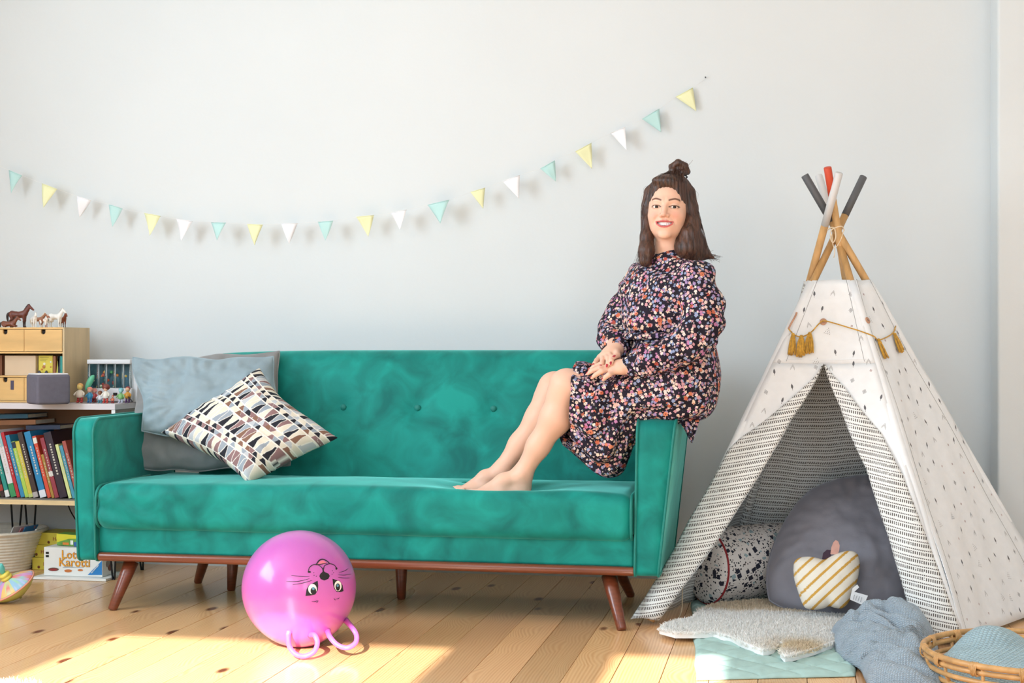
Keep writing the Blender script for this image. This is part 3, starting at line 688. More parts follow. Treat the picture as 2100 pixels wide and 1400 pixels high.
for i, (c, a, b, t) in enumerate(FL_):
    ya, yb = buny(a[0]), buny(b[0]); tw = .010 * math.sin(i * 2.3); A, B, T = at(*a, Y=ya - .001 + tw * .5), at(*b, Y=yb - .001 - tw * .5), at(*t, Y=(ya + yb) / 2 - .004 - tw)
    V = []; n = 8
    for r_ in range(n + 1):
        s = r_ / n; L_, R_ = A + (T - A) * s, B + (T - B) * s
        for k in range(5): q = L_ + (R_ - L_) * k / 4; V.append(q + np.array([0, -.006 * math.sin(s * 3.14) * math.sin(i + k * .5), 0]))
    F = [(r_ * 5 + k, r_ * 5 + k + 1, (r_ + 1) * 5 + k + 1, (r_ + 1) * 5 + k) for r_ in range(n) for k in range(4)]
    f = new('pennant', V, F, m_fl[c], bun, solid=.0007)
    new('folded_top', *tube([A, (A + B) / 2, B], .0016, 6), m_fl[c], f)
m_nail = M('steel_nail', (110, 112, 116), .35, .05, metal=.9); nl = at(1447, 160, Y=6.05)
mb = MB().tube([nl + [0, .012, 0], nl + [0, -.012, .001]], .0012, 8); mb.tube([nl + [0, -.012, .001], nl + [0, -.0135, .001]], .0032, 10); mb.build('nail', m_nail, label='small steel nail in the wall holding the bunting end', cat='nail')
# ================================================================== cushions, toys and textiles
def corner_pillow(c, T, n=60, pinch=.06, bulge=.42, wr=.004, seed=0.0, colfn=None, rnd=0.0, rp=.3, en=.0):
    """pillow spanned by four corners TL,TR,BR,BL; bulges along its normal"""
    TL, TR, BR, BL = [np.array(p) for p in c]
    nrm = np.cross(BL - TL, TR - TL); nrm /= np.linalg.norm(nrm)
    us = np.linspace(-1, 1, n + 1); U, V = np.meshgrid(us, us, indexing='ij'); u, v = U.ravel(), V.ravel()
    ur, vr = u * np.sqrt(1 - rnd * v * v), v * np.sqrt(1 - rnd * u * u)
    uu = ur * (1 - pinch * (1 - v * v) * u * u); vv = vr * (1 - pinch * (1 - u * u) * v * v)
    a, b = (uu + 1)[:, None] / 2, (vv + 1)[:, None] / 2
    P = (TL * (1 - a) + TR * a) * (1 - b) + (BL * (1 - a) + BR * a) * b
    e1 = (TR - TL) / np.linalg.norm(TR - TL); e2 = (BL - TL) / np.linalg.norm(BL - TL)
    if en: P = P + e1 * (nz(P, 4.2, seed + 20) * en)[:, None] + e2 * (nz(P, 4.2, seed + 30) * en)[:, None]
    prof = np.clip((1 - u ** 2) * (1 - v ** 2), 0, 1) ** bulge
    edge = np.clip((1 - np.maximum(abs(u), abs(v))) * 6, 0, 1)
    w = nz(P, 9, seed, 3) * wr * edge
    rip = wr * rp * np.sin((np.arctan2(v, u)) * 26 + seed) * np.clip(1.4 * np.maximum(abs(u), abs(v)) - .6, 0, 1) * edge
    top = P + nrm * (T / 2 * prof + w + rip)[:, None]; bot = P - nrm * (T / 2 * prof - w * .5)[:, None]
    k = n + 1; F = []; idx2 = np.arange(k * k) + k * k
    bd = (np.maximum(abs(u), abs(v)) > 1 - 1e-9); idx2[bd] = np.arange(k * k)[bd]
    for i in range(n):
        for j in range(n):
            q = (i * k + j, (i + 1) * k + j, (i + 1) * k + j + 1, i * k + j + 1); F.append(q[::-1]); F.append(tuple(idx2[list(q)]))
    Vv = np.concatenate([top, bot]); col = None
    if colfn is not None:
        c0 = colfn(u, v); col = np.concatenate([c0, c0])
    loop = [i * k for i in range(n)] + [n * k + j for j in range(n)] + [i * k + n for i in range(n, 0, -1)] + [j for j in range(n, 0, -1)]
    return Vv, F, col, top[loop], nrm
m_bluegrey = M('blue_grey_velvet', (140, 158, 166), .75, .10, 9, sheen=.5, sheen_rgb=(205, 225, 235), bump=.10, bscale=120, detail=4)
m_taupe = M('taupe_grey_velvet', (138, 137, 136), .75, .10, 9, sheen=.35, sheen_rgb=(215, 215, 215), bump=.10, bscale=120, detail=4)
m_greyc = M('slate_grey_velvet', (132, 132, 142), .75, .08, 8, sheen=.55, sheen_rgb=(190, 195, 215), bump=.10, bscale=120, detail=4)
m_print = M('geometric_print_cotton', (255, 255, 255), .85, .03, 40, attr=True, bump=.06, bscale=500)
def cushion(name, c, T, mat, label, **k):
    pipe = k.pop('pipe', None); V, F, col, lp, n = corner_pillow(c, T, **k)
    o = new(name, V, F, mat, col=col, label=label, cat='cushion')
    if pipe: new('piping', *tube(lp, .0032, 6, closed=True), pipe, o)
    return o
cushion('throw_pillow', [at(286, 735, Y=5.56), at(572, 722, Y=5.61), at(592, 955, Y=5.40), at(268, 972, Y=5.37)], .15, m_taupe, 'taupe grey velvet pillow at the back of the sofa corner', n=80, wr=.024, seed=2.0, pinch=.04, rnd=.04, en=.03, pipe=m_taupe)
cushion('throw_pillow', [at(268, 732, Y=5.42), at(556, 728, Y=5.50), at(586, 945, Y=5.30), at(284, 880, Y=5.31)], .15, m_bluegrey, 'pale blue-grey velvet pillow leaning behind the triangle-print pillow', n=80, wr=.026, seed=7.0, pinch=.05, rnd=.04, en=.028, pipe=m_bluegrey)
def tri_pattern(u, v):
    w, h = .44, .44; x = (u + 1) / 2 * w; y = (v + 1) / 2 * h
    rows = []; yy = -.01; r = random.Random(4); i = 0
    hs = [.026, .074, .026, .026, .080, .026, .026, .074, .026, .026, .06]
    col = np.tile(np.array(lin((238, 234, 224))), (len(u), 1)).astype(float)
    pal = [lin(c) for c in ((24, 26, 38), (24, 26, 38), (30, 30, 40), (150, 160, 170), (140, 108, 108), (132, 96, 78), (190, 194, 198), (222, 214, 196))]
    for hh in hs:
        y0, y1 = yy, yy + hh; m = (y >= y0 + .0022) & (y < y1 - .0022); t = np.clip((y - y0) / hh, 0, 1); cw = .030 if hh > .04 else .032
        cx = x / cw + i * .37 + .25 * t; k = np.floor(cx).astype(int); f = cx - k
        for up in (0, 1):
            tt = t if up else 1 - t; kk = k * 2 + up
            off = .5 if up else .0
            ff = (cx + off) % 1.0; ki = np.floor(cx + off).astype(int)
            wd = (.05 + .36 * tt) if hh > .04 else (.10 + .26 * tt)
            inside = m & (abs(ff - .5) < wd * (.95 if hh > .04 else 1.05)) & (tt > .10)
            hsh = (np.sin(ki * 12.9898 + i * 78.233 + up * 37.7) * 43758.5453) % 1.0
            grp = (np.sin(np.floor(ki / 4) * 3.7 + i * 5.1) * 0.5 + .5)
            ci = np.where(grp > .55, np.where(hsh < .62, 0, (hsh * 8).astype(int)), (hsh * 8).astype(int)) % 8
            if up == 1: ci = np.where(hsh > .5, 7, np.where(hsh > .25, 3, 4))
            for q in range(8):
                mm = inside & (ci == q); col[mm] = pal[q]
        yy = y1; i += 1
    return col
cushion('throw_pillow', [at(333, 887, Y=5.27), at(531, 755, Y=5.36), at(692, 897, Y=5.26), at(505, 992, Y=5.06)], .20, m_print, 'white pillow printed with black, mauve and grey triangles', n=230, wr=.012, seed=4.0, pinch=.13, en=.012, colfn=lambda u, v: tri_pattern(v, u))

# ------------------------------------------------------------------ hopper ball
m_ball = M('pearly_pink_rubber', (200, 98, 188), .32, .03, 3, coat=.6, sheen=0.0, sss=.15)
_b = m_ball.node_tree.nodes['Principled BSDF']; _b.inputs['Coat Roughness'].default_value = .14
m_black = M('black_print', (28, 24, 28), .4, .05); m_whitep = M('white_print', (246, 244, 240), .4, .02); m_bluep = M('blue_print', (92, 150, 178), .4, .04); m_pinkp = M('pink_print', (240, 130, 150), .4, .03)
BC = np.array([-1.545, 4.50, .1825]); BR_ = .1825
V, F = sphere(BC, BR_, 40)
hd = np.array([.30, -.62, -.72]); hd /= np.linalg.norm(hd); dd = (V - BC) / BR_; V = V + hd * (np.clip(dd @ hd - .45, 0, 1) ** 2 * .05)[:, None]; V[:, 2] = np.maximum(V[:, 2], 0.0005)
ball = new('hopper_ball', V, F, m_ball, label='pink hopper ball with upside-down animal face and two handles', cat='ball')
def onball(px, py, lift=.0006):
    u = (px - 1050) / FPX; w = -(py - HZ) / FPX; d = np.array([u * math.cos(TH) - math.sin(TH), u * math.sin(TH) + math.cos(TH), w]); d /= np.linalg.norm(d)
    o = np.array([0, 0, ZC]) - BC; b = o @ d; t = -b - math.sqrt(max(b * b - (o @ o - BR_ ** 2), 0)); p = np.array([0, 0, ZC]) + d * t; n = (p - BC) / BR_; return p + n * (lift + np.clip(n @ hd - .45, 0, 1) ** 2 * .05)
def cb(x, y, lift=.0006): return onball(460 + x / 4.375, 1060 + y / 4.375, lift)
def ell(cx, cy, rx, ry, rot=0, n=22): return [(cx + rx * math.cos(a) * math.cos(rot) - ry * math.sin(a) * math.sin(rot), cy + rx * math.cos(a) * math.sin(rot) + ry * math.sin(a) * math.cos(rot)) for a in np.linspace(0, 2 * math.pi, n, endpoint=False)]
def decal(pts, name, mat, lift):
    c = np.mean(pts, axis=0); V = [cb(*c, lift)] + [cb(*(c + (np.array(p) - c) * .55), lift) for p in pts] + [cb(*p, lift) for p in pts]; n = len(pts); F = []
    for i in range(n):
        j = (i + 1) % n; F.append((0, 1 + j, 1 + i)); F.append((1 + i, 1 + j, 1 + n + j, 1 + n + i))
    new(name, V, F, mat, ball)
def stroke(pts, name, r=.0011, taper=False):
    P = smooth_path(pts, 18); Q = [cb(*p, .0003) for p in P]; R = r * (np.sin(np.linspace(.12, 3.02, 18)) ** .5 if taper else np.ones(18)); new(name, *tube(Q, R, 6), m_black, ball)
for out, wh, pu, ir in (([(728, 706), (737, 650), (758, 612), (800, 590), (837, 570), (842, 612), (838, 652), (815, 692), (770, 702)], (790, 645, 38, 46), (797, 661, 25, 32), (797, 640, 12, 14)),
                        ([(1068, 662), (1060, 610), (1037, 575), (1002, 564), (970, 553), (975, 602), (985, 642), (1008, 670), (1045, 672)], (1018, 617, 32, 46), (1016, 627, 20, 33), (1014, 614, 10, 13))):
    decal(out, 'eye_outline', m_black, .0005); decal(ell(*wh), 'eye_white', m_whitep, .0009); decal(ell(*pu), 'pupil', m_black, .0013); decal(ell(*ir), 'iris', m_bluep, .0017)  # printed eye: outline, white, pupil and blue iris
decal([(885, 452), (896, 490), (935, 508), (946, 528), (932, 555), (896, 568), (864, 556), (852, 530), (860, 510), (880, 492)], 'nose', m_black, .0006)
decal([(835, 424), (858, 396), (885, 388), (918, 408), (892, 426), (878, 418)], 'tongue', m_pinkp, .0005)
stroke([(822, 430), (848, 392), (882, 378), (920, 394), (948, 420)], 'mouth_line', .0019); stroke([(835, 426), (878, 420), (920, 412)], 'mouth_line', .0012)
stroke([(752, 490), (764, 452), (802, 426), (848, 432), (880, 462), (886, 495)], 'mouth_line', .0013); stroke([(890, 470), (900, 436), (945, 418), (988, 432), (1006, 464)], 'mouth_line', .0013)
decal(ell(762, 492, 15, 8), 'mouth_corner', m_black, .0006); decal(ell(1005, 461, 9, 11), 'mouth_corner', m_black, .0006)
for w in ([(600, 522), (690, 532), (765, 533)], [(555, 577), (660, 576), (765, 552)], [(612, 607), (700, 592), (790, 567)], [(1030, 497), (1080, 482), (1112, 460)], [(1020, 518), (1080, 520), (1138, 510)], [(1020, 540), (1075, 546), (1125, 546)]): stroke(w, 'whisker', .0009, True)
for w in ([(780, 755), (815, 755), (832, 742)], [(820, 765), (832, 758), (839, 745)], [(980, 725), (985, 737), (997, 743)], [(1000, 733), (1018, 731), (1030, 722)]): stroke(w, 'brow_line', .0008, True)
for d_ in ((803, 500), (805, 522), (825, 530), (970, 482), (980, 500), (966, 512)): decal(ell(d_[0], d_[1], 4, 4, n=8), 'whisker_dot', m_black, .0005)
def handle(px):
    P = [onball(*px[0], -.004)] + [at(x, y, Y=yy) for x, y, yy in px[1:-1]] + [onball(*px[-1], -.004)]
    P = smooth_path(P, 40); P[:, 2] = np.maximum(P[:, 2], .0085); new('handle', *tube(P, .0078 + .003 * np.exp(-np.minimum(np.arange(40), 39 - np.arange(40)) / 3.0), 12), m_ball, ball)
handle([(594, 1290), (591, 1306, 4.335), (594, 1326, 4.30), (608, 1342, 4.275), (626, 1345, 4.27), (644, 1336, 4.28), (651, 1318, 4.30), (646, 1303, 4.32), (636, 1296)])
handle([(670, 1290), (677, 1306, 4.36), (692, 1322, 4.33), (712, 1328, 4.32), (729, 1318, 4.34), (731, 1302, 4.37), (722, 1286, 4.40), (710, 1272)])

# ------------------------------------------------------------------ mint quilt under everything in front of the tent
m_mint = M('mint_quilted_cotton', (176, 208, 202), .85, .06, 25, bump=.12, bscale=160)
q00, q10, q01, q11 = at(1418, 1236, Z=0), at(1760, 1232, Z=0), at(1428, 1396, Z=0), at(1752, 1388, Z=0)
def quilt_fn(u, v):
    P = (q00 * (1 - u)[:, None] + q10 * u[:, None]) * (1 - v)[:, None] + (q01 * (1 - u)[:, None] + q11 * u[:, None]) * v[:, None]
    s = .075; a = (P[:, 0] + P[:, 1]) / s; b = (P[:, 0] - P[:, 1]) / s
    h = np.minimum(abs(np.sin(a * math.pi / 2)), abs(np.sin(b * math.pi / 2))) ** .4
    e = np.minimum(np.minimum(u, 1 - u) * 30, np.minimum(v, 1 - v) * 40); e = np.clip(e, 0, 1) ** .5
    P[:, 2] += .002 + (.003 + .011 * h + .004 * nz(P, 5, 1.0)) * e; P[:, 0] += .006 * nz(P, 4, 8.0)
    return P
V, F, uv = grid(quilt_fn, 120, 260); F = [f[::-1] for f in F]
quilt = new('quilt', V, F, m_mint, label='mint green quilted blanket spread on the floor before the tent', cat='blanket', solid=.003)
# ------------------------------------------------------------------ sheepskin
def in_poly(x, y, poly):
    c = np.zeros(len(x), bool); n = len(poly); j = n - 1
    for i in range(n):
        xi, yi = poly[i]; xj, yj = poly[j]; m = ((yi > y) != (yj > y)) & (x < (xj - xi) * (y - yi) / (yj - yi + 1e-12) + xi); c ^= m; j = i
    return c
def poly_dist(x, y, poly):
    d = np.full(len(x), 9.0); n = len(poly)
    for i in range(n):
        a = np.array(poly[i]); b = np.array(poly[(i + 1) % n]); ab = b - a; t = np.clip(((x - a[0]) * ab[0] + (y - a[1]) * ab[1]) / (ab @ ab + 1e-12), 0, 1)
        d = np.minimum(d, np.hypot(x - a[0] - t * ab[0], y - a[1] - t * ab[1]))
    return d
def fur(P, N, n_per, L, r, col, seed, flop=.5, wave=0.0):
    """blade-like wool strands as thin triangles"""
    rg = np.random.default_rng(seed); P = np.repeat(P, n_per, 0); N = np.repeat(N, n_per, 0); col = np.repeat(col, n_per, 0); m = len(P)
    P = P + rg.normal(0, r * 2.2, (m, 3)) * [1, 1, 0]; D = N + rg.normal(0, flop, (m, 3)); D /= np.linalg.norm(D, axis=1, keepdims=True); D[:, 2] = np.maximum(D[:, 2], .02)
    S = np.cross(D, rg.normal(0, 1, (m, 3))); S /= np.linalg.norm(S, axis=1, keepdims=True); ll = (L * rg.uniform(.6, 1.1, m))[:, None]
    bend = rg.normal(0, .35, (m, 3)); V = np.stack([P - S * r, P + S * r, P + D * ll * .55 + S * r * .9 + bend * ll * .15, P + D * ll * .55 - S * r * .9 + bend * ll * .15, P + D * ll + bend * ll * .5], 1).reshape(-1, 3)
    b = np.arange(m) * 5; F = np.concatenate([np.stack([b, b + 1, b + 2, b + 3], 1)]); T = np.stack([b + 3, b + 2, b + 4], 1)
    c = np.repeat(col * rg.uniform(.88, 1.06, (m, 1)), 5, 0)
    return V, F.tolist() + T.tolist(), np.clip(c, 0, 1)
m_wool = M('sheep_wool', (255, 255, 255), .9, .02, 40, attr=True, sheen=.2)
def _translucent(m, f):
    t, N, L = m.node_tree, m.node_tree.nodes, m.node_tree.links; b = N['Principled BSDF']; tr = N.new('ShaderNodeBsdfTranslucent'); mx = N.new('ShaderNodeMixShader'); mx.inputs[0].default_value = f
    L.new(b.inputs['Base Color'].links[0].from_socket, tr.inputs['Color']); L.new(b.outputs[0], mx.inputs[1]); L.new(tr.outputs[0], mx.inputs[2]); L.new(mx.outputs[0], N['Material Output'].inputs['Surface'])
_translucent(m_wool, .30)
ol = [(1352, 1294), (1366, 1284), (1400, 1278), (1424, 1270), (1432, 1256), (1470, 1243), (1560, 1236), (1650, 1243), (1720, 1250), (1760, 1268), (1745, 1300), (1712, 1322), (1668, 1338), (1632, 1348), (1610, 1354), (1600, 1342), (1606, 1326), (1596, 1322), (1588, 1334), (1565, 1340), (1535, 1328), (1500, 1312), (1462, 1302), (1424, 1303), (1385, 1303)]
olw = [tuple(at(x, y, Z=.022)[:2]) for x, y in ol]
def sheepskin():
    rg = np.random.default_rng(1); a = np.array(olw); lo, hi = a.min(0), a.max(0); n = 46000
    x = rg.uniform(lo[0], hi[0], n); y = rg.uniform(lo[1], hi[1], n); k = in_poly(x, y, olw); x, y = x[k], y[k]; d = poly_dist(x, y, olw)
    P = np.stack([x, y, .026 + .008 * np.clip(d / .02, 0, 1)], 1); P[:, 2] += .003 * nz(P, 14, 2.0)
    c = np.tile(np.array(lin((252, 250, 246))), (len(P), 1)); tan = np.array(lin((232, 214, 184)))
    edge = at(1600, 1268, Z=.02)[1]; t = np.clip((y - edge + .05 * nz(P, 5, 4.0)) / .05, 0, 1); tl = np.array(at(1640, 1335, Z=.02)[:2]); g = np.exp(-((x - tl[0]) ** 2 + (y - tl[1]) ** 2) / .085 ** 2); t = np.maximum(t * .85, np.clip(g * 1.3, 0, 1))
    c = c * (1 - t[:, None]) + tan * t[:, None]
    # hide
    bm = bmesh.new(); vs = [bm.verts.new((p[0], p[1], .0135)) for p in olw]; f = bm.faces.new(vs); r = bmesh.ops.extrude_face_region(bm, geom=[f]); up = [v for v in r['geom'] if isinstance(v, bmesh.types.BMVert)]
    for v in up: v.co.z += .021
    bmesh.ops.triangulate(bm, faces=bm.faces[:]); bmesh.ops.recalc_face_normals(bm, faces=bm.faces[:])
    Vh = [tuple(v.co) for v in bm.verts]; Fh = [tuple(v.index for v in f.verts) for f in bm.faces]; bm.verts.index_update(); bm.free()
    root = new('sheepskin', Vh, Fh, M('sheep_hide', (252, 250, 246), .9), smooth=False, label='cream sheepskin lying across the quilt and the floorboards', cat='rug')
    V, F, cc = fur(P, np.tile([0, 0, 1.0], (len(P), 1)), 3, .013, .0019, c, 3, .9); new('wool', V, F, m_wool, root, col=cc, smooth=False, kind='stuff')
sheepskin()
# edge of a white shaggy rug in the near left corner
def shag():
    c0 = at(0, 1397, Z=.01); root_poly = [(c0[0] - .9, c0[1] + .06), (c0[0] - .02, c0[1] + .004), tuple(at(80, 1399, Z=.01)[:2] + np.array([.0, .0])), tuple(at(90, 1440, Z=.01)[:2]), (c0[0] - .7, c0[1] - .8)]
    V = [(p[0], p[1], z) for z in (.0005, .008) for p in root_poly]; n = len(root_poly); F = [tuple(range(n)), tuple(range(n, 2 * n))[::-1]] + [(i, n + i, n + (i + 1) % n, (i + 1) % n) for i in range(n)]
    r = new('shaggy_rug', V, F, m_wool, smooth=False, col=np.tile(lin((238, 238, 236)), (2 * n, 1)), label='white shaggy rug at the front left of the floor', cat='rug')
    rg = np.random.default_rng(5); a = np.array(root_poly); lo, hi = a.min(0), a.max(0); x = rg.uniform(lo[0], hi[0], 12000); y = rg.uniform(lo[1], hi[1], 12000); k = in_poly(x, y, root_poly); P = np.stack([x[k], y[k], np.full(k.sum(), .007)], 1)
    V, F, cc = fur(P, np.tile([0, 0, 1.0], (len(P), 1)), 3, .022, .0011, np.tile(lin((240, 240, 238)), (len(P), 1)), 8, .5); new('pile', V, F, m_wool, r, col=cc, smooth=False, kind='stuff')
shag()
# ------------------------------------------------------------------ bolster with terrazzo print
def terrazzo():
    m = bpy.data.materials.new('terrazzo_print_cotton'); t, N, L, b = nodes(m)
    tc = N.new('ShaderNodeTexCoord'); base_c = lin4((224, 219, 215)); cur = None
    for i, (sc, thr, var, cols) in enumerate(((100, .46, .22, ((38, 38, 44), (38, 38, 44), (60, 62, 70))), (46, .30, .24, ((34, 36, 52), (34, 36, 52), (150, 172, 178))))):
        vo = N.new('ShaderNodeTexVoronoi'); vo.inputs['Scale'].default_value = sc; vo.distance = 'MANHATTAN' if i == 0 else 'CHEBYCHEV'; mp = N.new('ShaderNodeMapping'); mp.inputs['Rotation'].default_value = (.4 + i, .7, .3); L.new(tc.outputs['Object'], mp.inputs['Vector']); L.new(mp.outputs[0], vo.inputs['Vector'])
        sp = N.new('ShaderNodeSeparateColor'); L.new(vo.outputs['Color'], sp.inputs[0])
        th = N.new('ShaderNodeMapRange'); th.inputs[3].default_value = thr - var; th.inputs[4].default_value = thr + .12; L.new(sp.outputs[0], th.inputs[0])
        lt = N.new('ShaderNodeMath'); lt.operation = 'LESS_THAN'; L.new(vo.outputs['Distance'], lt.inputs[0]); L.new(th.outputs[0], lt.inputs[1])
        cr = N.new('ShaderNodeValToRGB'); cr.color_ramp.interpolation = 'CONSTANT'; cr.color_ramp.elements[0].color = lin4(cols[0]); cr.color_ramp.elements[1].position = .75; cr.color_ramp.elements[1].color = lin4(cols[2]); L.new(sp.outputs[1], cr.inputs[0])
        mx = N.new('ShaderNodeMix'); mx.data_type = 'RGBA'; L.new(lt.outputs[0], mx.inputs[0]); L.new(cr.outputs[0], mx.inputs[7])
        if cur is None: mx.inputs[6].default_value = base_c
        else: L.new(cur, mx.inputs[6])
        cur = mx.outputs[2]
    L.new(cur, b.inputs['Base Color']); b.inputs['Roughness'].default_value = .9; return m
m_terr = terrazzo(); m_redp = M('dark_red_piping', (150, 34, 40), .7, .1, 60)
br = .136
ca, cb_ = at(1440, 1238, Z=.02) + [-.005, .03, br], at(1600, 1222, Z=.02) + [.03, .06, br]
ax = (cb_ - ca) / np.linalg.norm(cb_ - ca); L_ = .46
prof = [(.0001, -.022), (br * .5, -.020), (br * .85, -.010), (br * .97, .004), (br, .022), (br * 1.015, .15), (br * 1.01, .3), (br, L_ - .02), (br * .9, L_ + .006), (.0001, L_ + .015)]
mb = MB().lathe(prof, n=48); MM = frame(np.cross(ax, [0, 0, 1]), ax, ca - ax * .0 + np.array([.012, -.012, 0])); V, F = mb.xf(MM).get(); V = V + ((nz(V, 7, 3.3) * .006)[:, None] * np.array([0, 0, 1.0])); V[:, 2] = np.maximum(V[:, 2], .018)
bol = new('bolster', V, F, m_terr, label='terrazzo print bolster with red piping inside the tent', cat='cushion')
rg_ = [xfm([(br * .985 * math.cos(a), br * .985 * math.sin(a), .010)], MM)[0] for a in np.linspace(0, 2 * math.pi, 60, endpoint=False)]
rg_ = np.array(rg_); rg_ = rg_ + ((nz(rg_, 7, 3.3) * .006)[:, None] * np.array([0, 0, 1.0])); rg_[:, 2] = np.maximum(rg_[:, 2], .0185); new('piping', *tube(rg_, .0038, 8, closed=True), m_redp, bol)
# ------------------------------------------------------------------ big grey floor cushion
cushion('floor_cushion', [at(1640, 982, Y=5.60), at(1930, 985, Y=5.60), at(1905, 1285, Y=5.12), at(1532, 1258, Y=5.22)], .27, m_greyc, 'large slate grey velvet cushion leaning inside the tent', n=80, wr=.014, seed=11.0, pinch=.0, bulge=.42, rnd=.36, pipe=m_greyc)
# ------------------------------------------------------------------ apple cushion
m_apple = M('cream_mustard_stripe_cotton', (255, 255, 255), .9, .03, 60, attr=True, bump=.08, bscale=500)
ap = [(1627, 1168), (1629, 1152), (1640, 1143), (1660, 1141), (1676, 1144), (1690, 1147), (1703, 1141), (1720, 1133), (1742, 1129), (1757, 1134), (1763, 1150), (1762, 1172), (1756, 1198), (1747, 1222), (1738, 1238), (1726, 1247), (1712, 1246), (1700, 1243), (1686, 1248), (1668, 1250), (1652, 1246), (1643, 1232), (1635, 1208), (1629, 1188)]
def apple():
    O = smooth_path(ap + [ap[0]], 221)[:-1]; c = O.mean(0); ns = 80; T = .10; n = len(O)
    def pt(p, w): q = at(p[0], p[1], Y=5.05 + .10 * (1250 - p[1]) / 120); return q + np.array([-.0, -.97, .25]) * w
    V = []; col = []; cream = np.array(lin((234, 228, 214))); mus = np.array(lin((206, 158, 70)))
    for side in (1, -1):
        for i in range(ns + 1):
            s = i / ns
            for p in O:
                q = c + (p - c) * s; V.append(pt(q, side * T / 2 * math.sqrt(max(1 - s ** 2.4, 0)))); d = (q[0] * .68 + q[1] * .74) / 19.2; col.append(mus if (d % 1) < .27 else cream)
    m = (ns + 1) * n; F = []
    for si in (0, 1):
        for i in range(ns):
            for j in range(n):
                q = [si * m + i * n + j, si * m + i * n + (j + 1) % n, si * m + (i + 1) * n + (j + 1) % n, si * m + (i + 1) * n + j]; F.append(q if si == 0 else q[::-1])
    V = np.array(V); V += (np.sin(V[:, 0] * 90) * np.sin(V[:, 2] * 80))[:, None] * np.array([0, -.0015, 0])
    o = new('apple_cushion', V, F, m_apple, col=np.array(col), label='apple shaped cushion with cream and mustard stripes', cat='cushion')
    m_leaf = M('pink_felt', (206, 160, 148), .9, .05, 60); m_dk = M('plum_felt', (66, 48, 66), .9, .05, 60)
    def felt(poly, name, mm, Y, t=.006):
        P = [at(x, y, Y=Y) for x, y in poly]; n = len(P); Vv = [p + np.array([0, s, 0]) for s in (0, t) for p in P]; new(name, Vv, [tuple(range(n)), tuple(range(n, 2 * n))[::-1]] + [(i, n + i, n + (i + 1) % n, (i + 1) % n) for i in range(n)], mm, o, smooth=False)
    felt([(1703, 1136), (1705, 1122), (1709, 1112), (1714, 1107), (1719, 1110), (1722, 1118), (1721, 1128), (1718, 1137)], 'leaf', m_leaf, 5.13)
    felt([(1686, 1146), (1688, 1134), (1696, 1127), (1704, 1128), (1704, 1140), (1698, 1148)], 'stalk', m_dk, 5.14)
    felt([(1748, 1206), (1758, 1198), (1762, 1204), (1752, 1213), (1780, 1221), (1771, 1241), (1743, 1229)], 'care_tag', M('white_care_label', (226, 228, 230), .6), 5.01, .0012)
    for i in range(4): felt([(1752 + i * 5, 1219 + i * 1.6), (1752.8 + i * 5, 1219.3 + i * 1.6), (1749.8 + i * 5, 1229.3 + i * 1.5), (1749 + i * 5, 1229 + i * 1.5)], 'label_print', M('grey_label_ink', (150, 152, 156), .7), 5.0085, .0008)
apple()
# ------------------------------------------------------------------ knitted blankets and rattan tray
def knit(name, rgb, p=.0085, strength=1.0):
    m = M(name, rgb, .9, .07, 12, sheen=.35, sheen_rgb=(220, 235, 245)); t, N, L, b = m.node_tree, m.node_tree.nodes, m.node_tree.links, m.node_tree.nodes['Principled BSDF']
    uv = N.new('ShaderNodeUVMap'); s = N.new('ShaderNodeSeparateXYZ'); L.new(uv.outputs[0], s.inputs[0])
    def mt(op, a, c=None):
        n = N.new('ShaderNodeMath'); n.operation = op
        for i, v in enumerate((a, c)):
            if v is None: continue
            if isinstance(v, (int, float)): n.inputs[i].default_value = v
            else: L.new(v, n.inputs[i])
        return n.outputs[0]
    row = mt('FLOOR', mt('MULTIPLY', s.outputs[1], 1 / p)); u2 = mt('ADD', mt('MULTIPLY', s.outputs[0], 1 / (p * 1.25)), mt('MULTIPLY', row, .5))
    h = mt('MULTIPLY', mt('ABSOLUTE', mt('SINE', mt('MULTIPLY', u2, math.pi))), mt('ABSOLUTE', mt('SINE', mt('MULTIPLY', s.outputs[1], math.pi / p))))
    h = mt('POWER', h, .6); bu = N.new('ShaderNodeBump'); bu.inputs['Strength'].default_value = strength; bu.inputs['Distance'].default_value = .005; L.new(h, bu.inputs['Height']); L.new(bu.outputs[0], b.inputs['Normal'])
    return m
m_throw = knit('dusty_blue_knit', (182, 198, 212), .0062, .9); m_knit = knit('pale_aqua_knit', (178, 206, 214), .0105, 1.0)
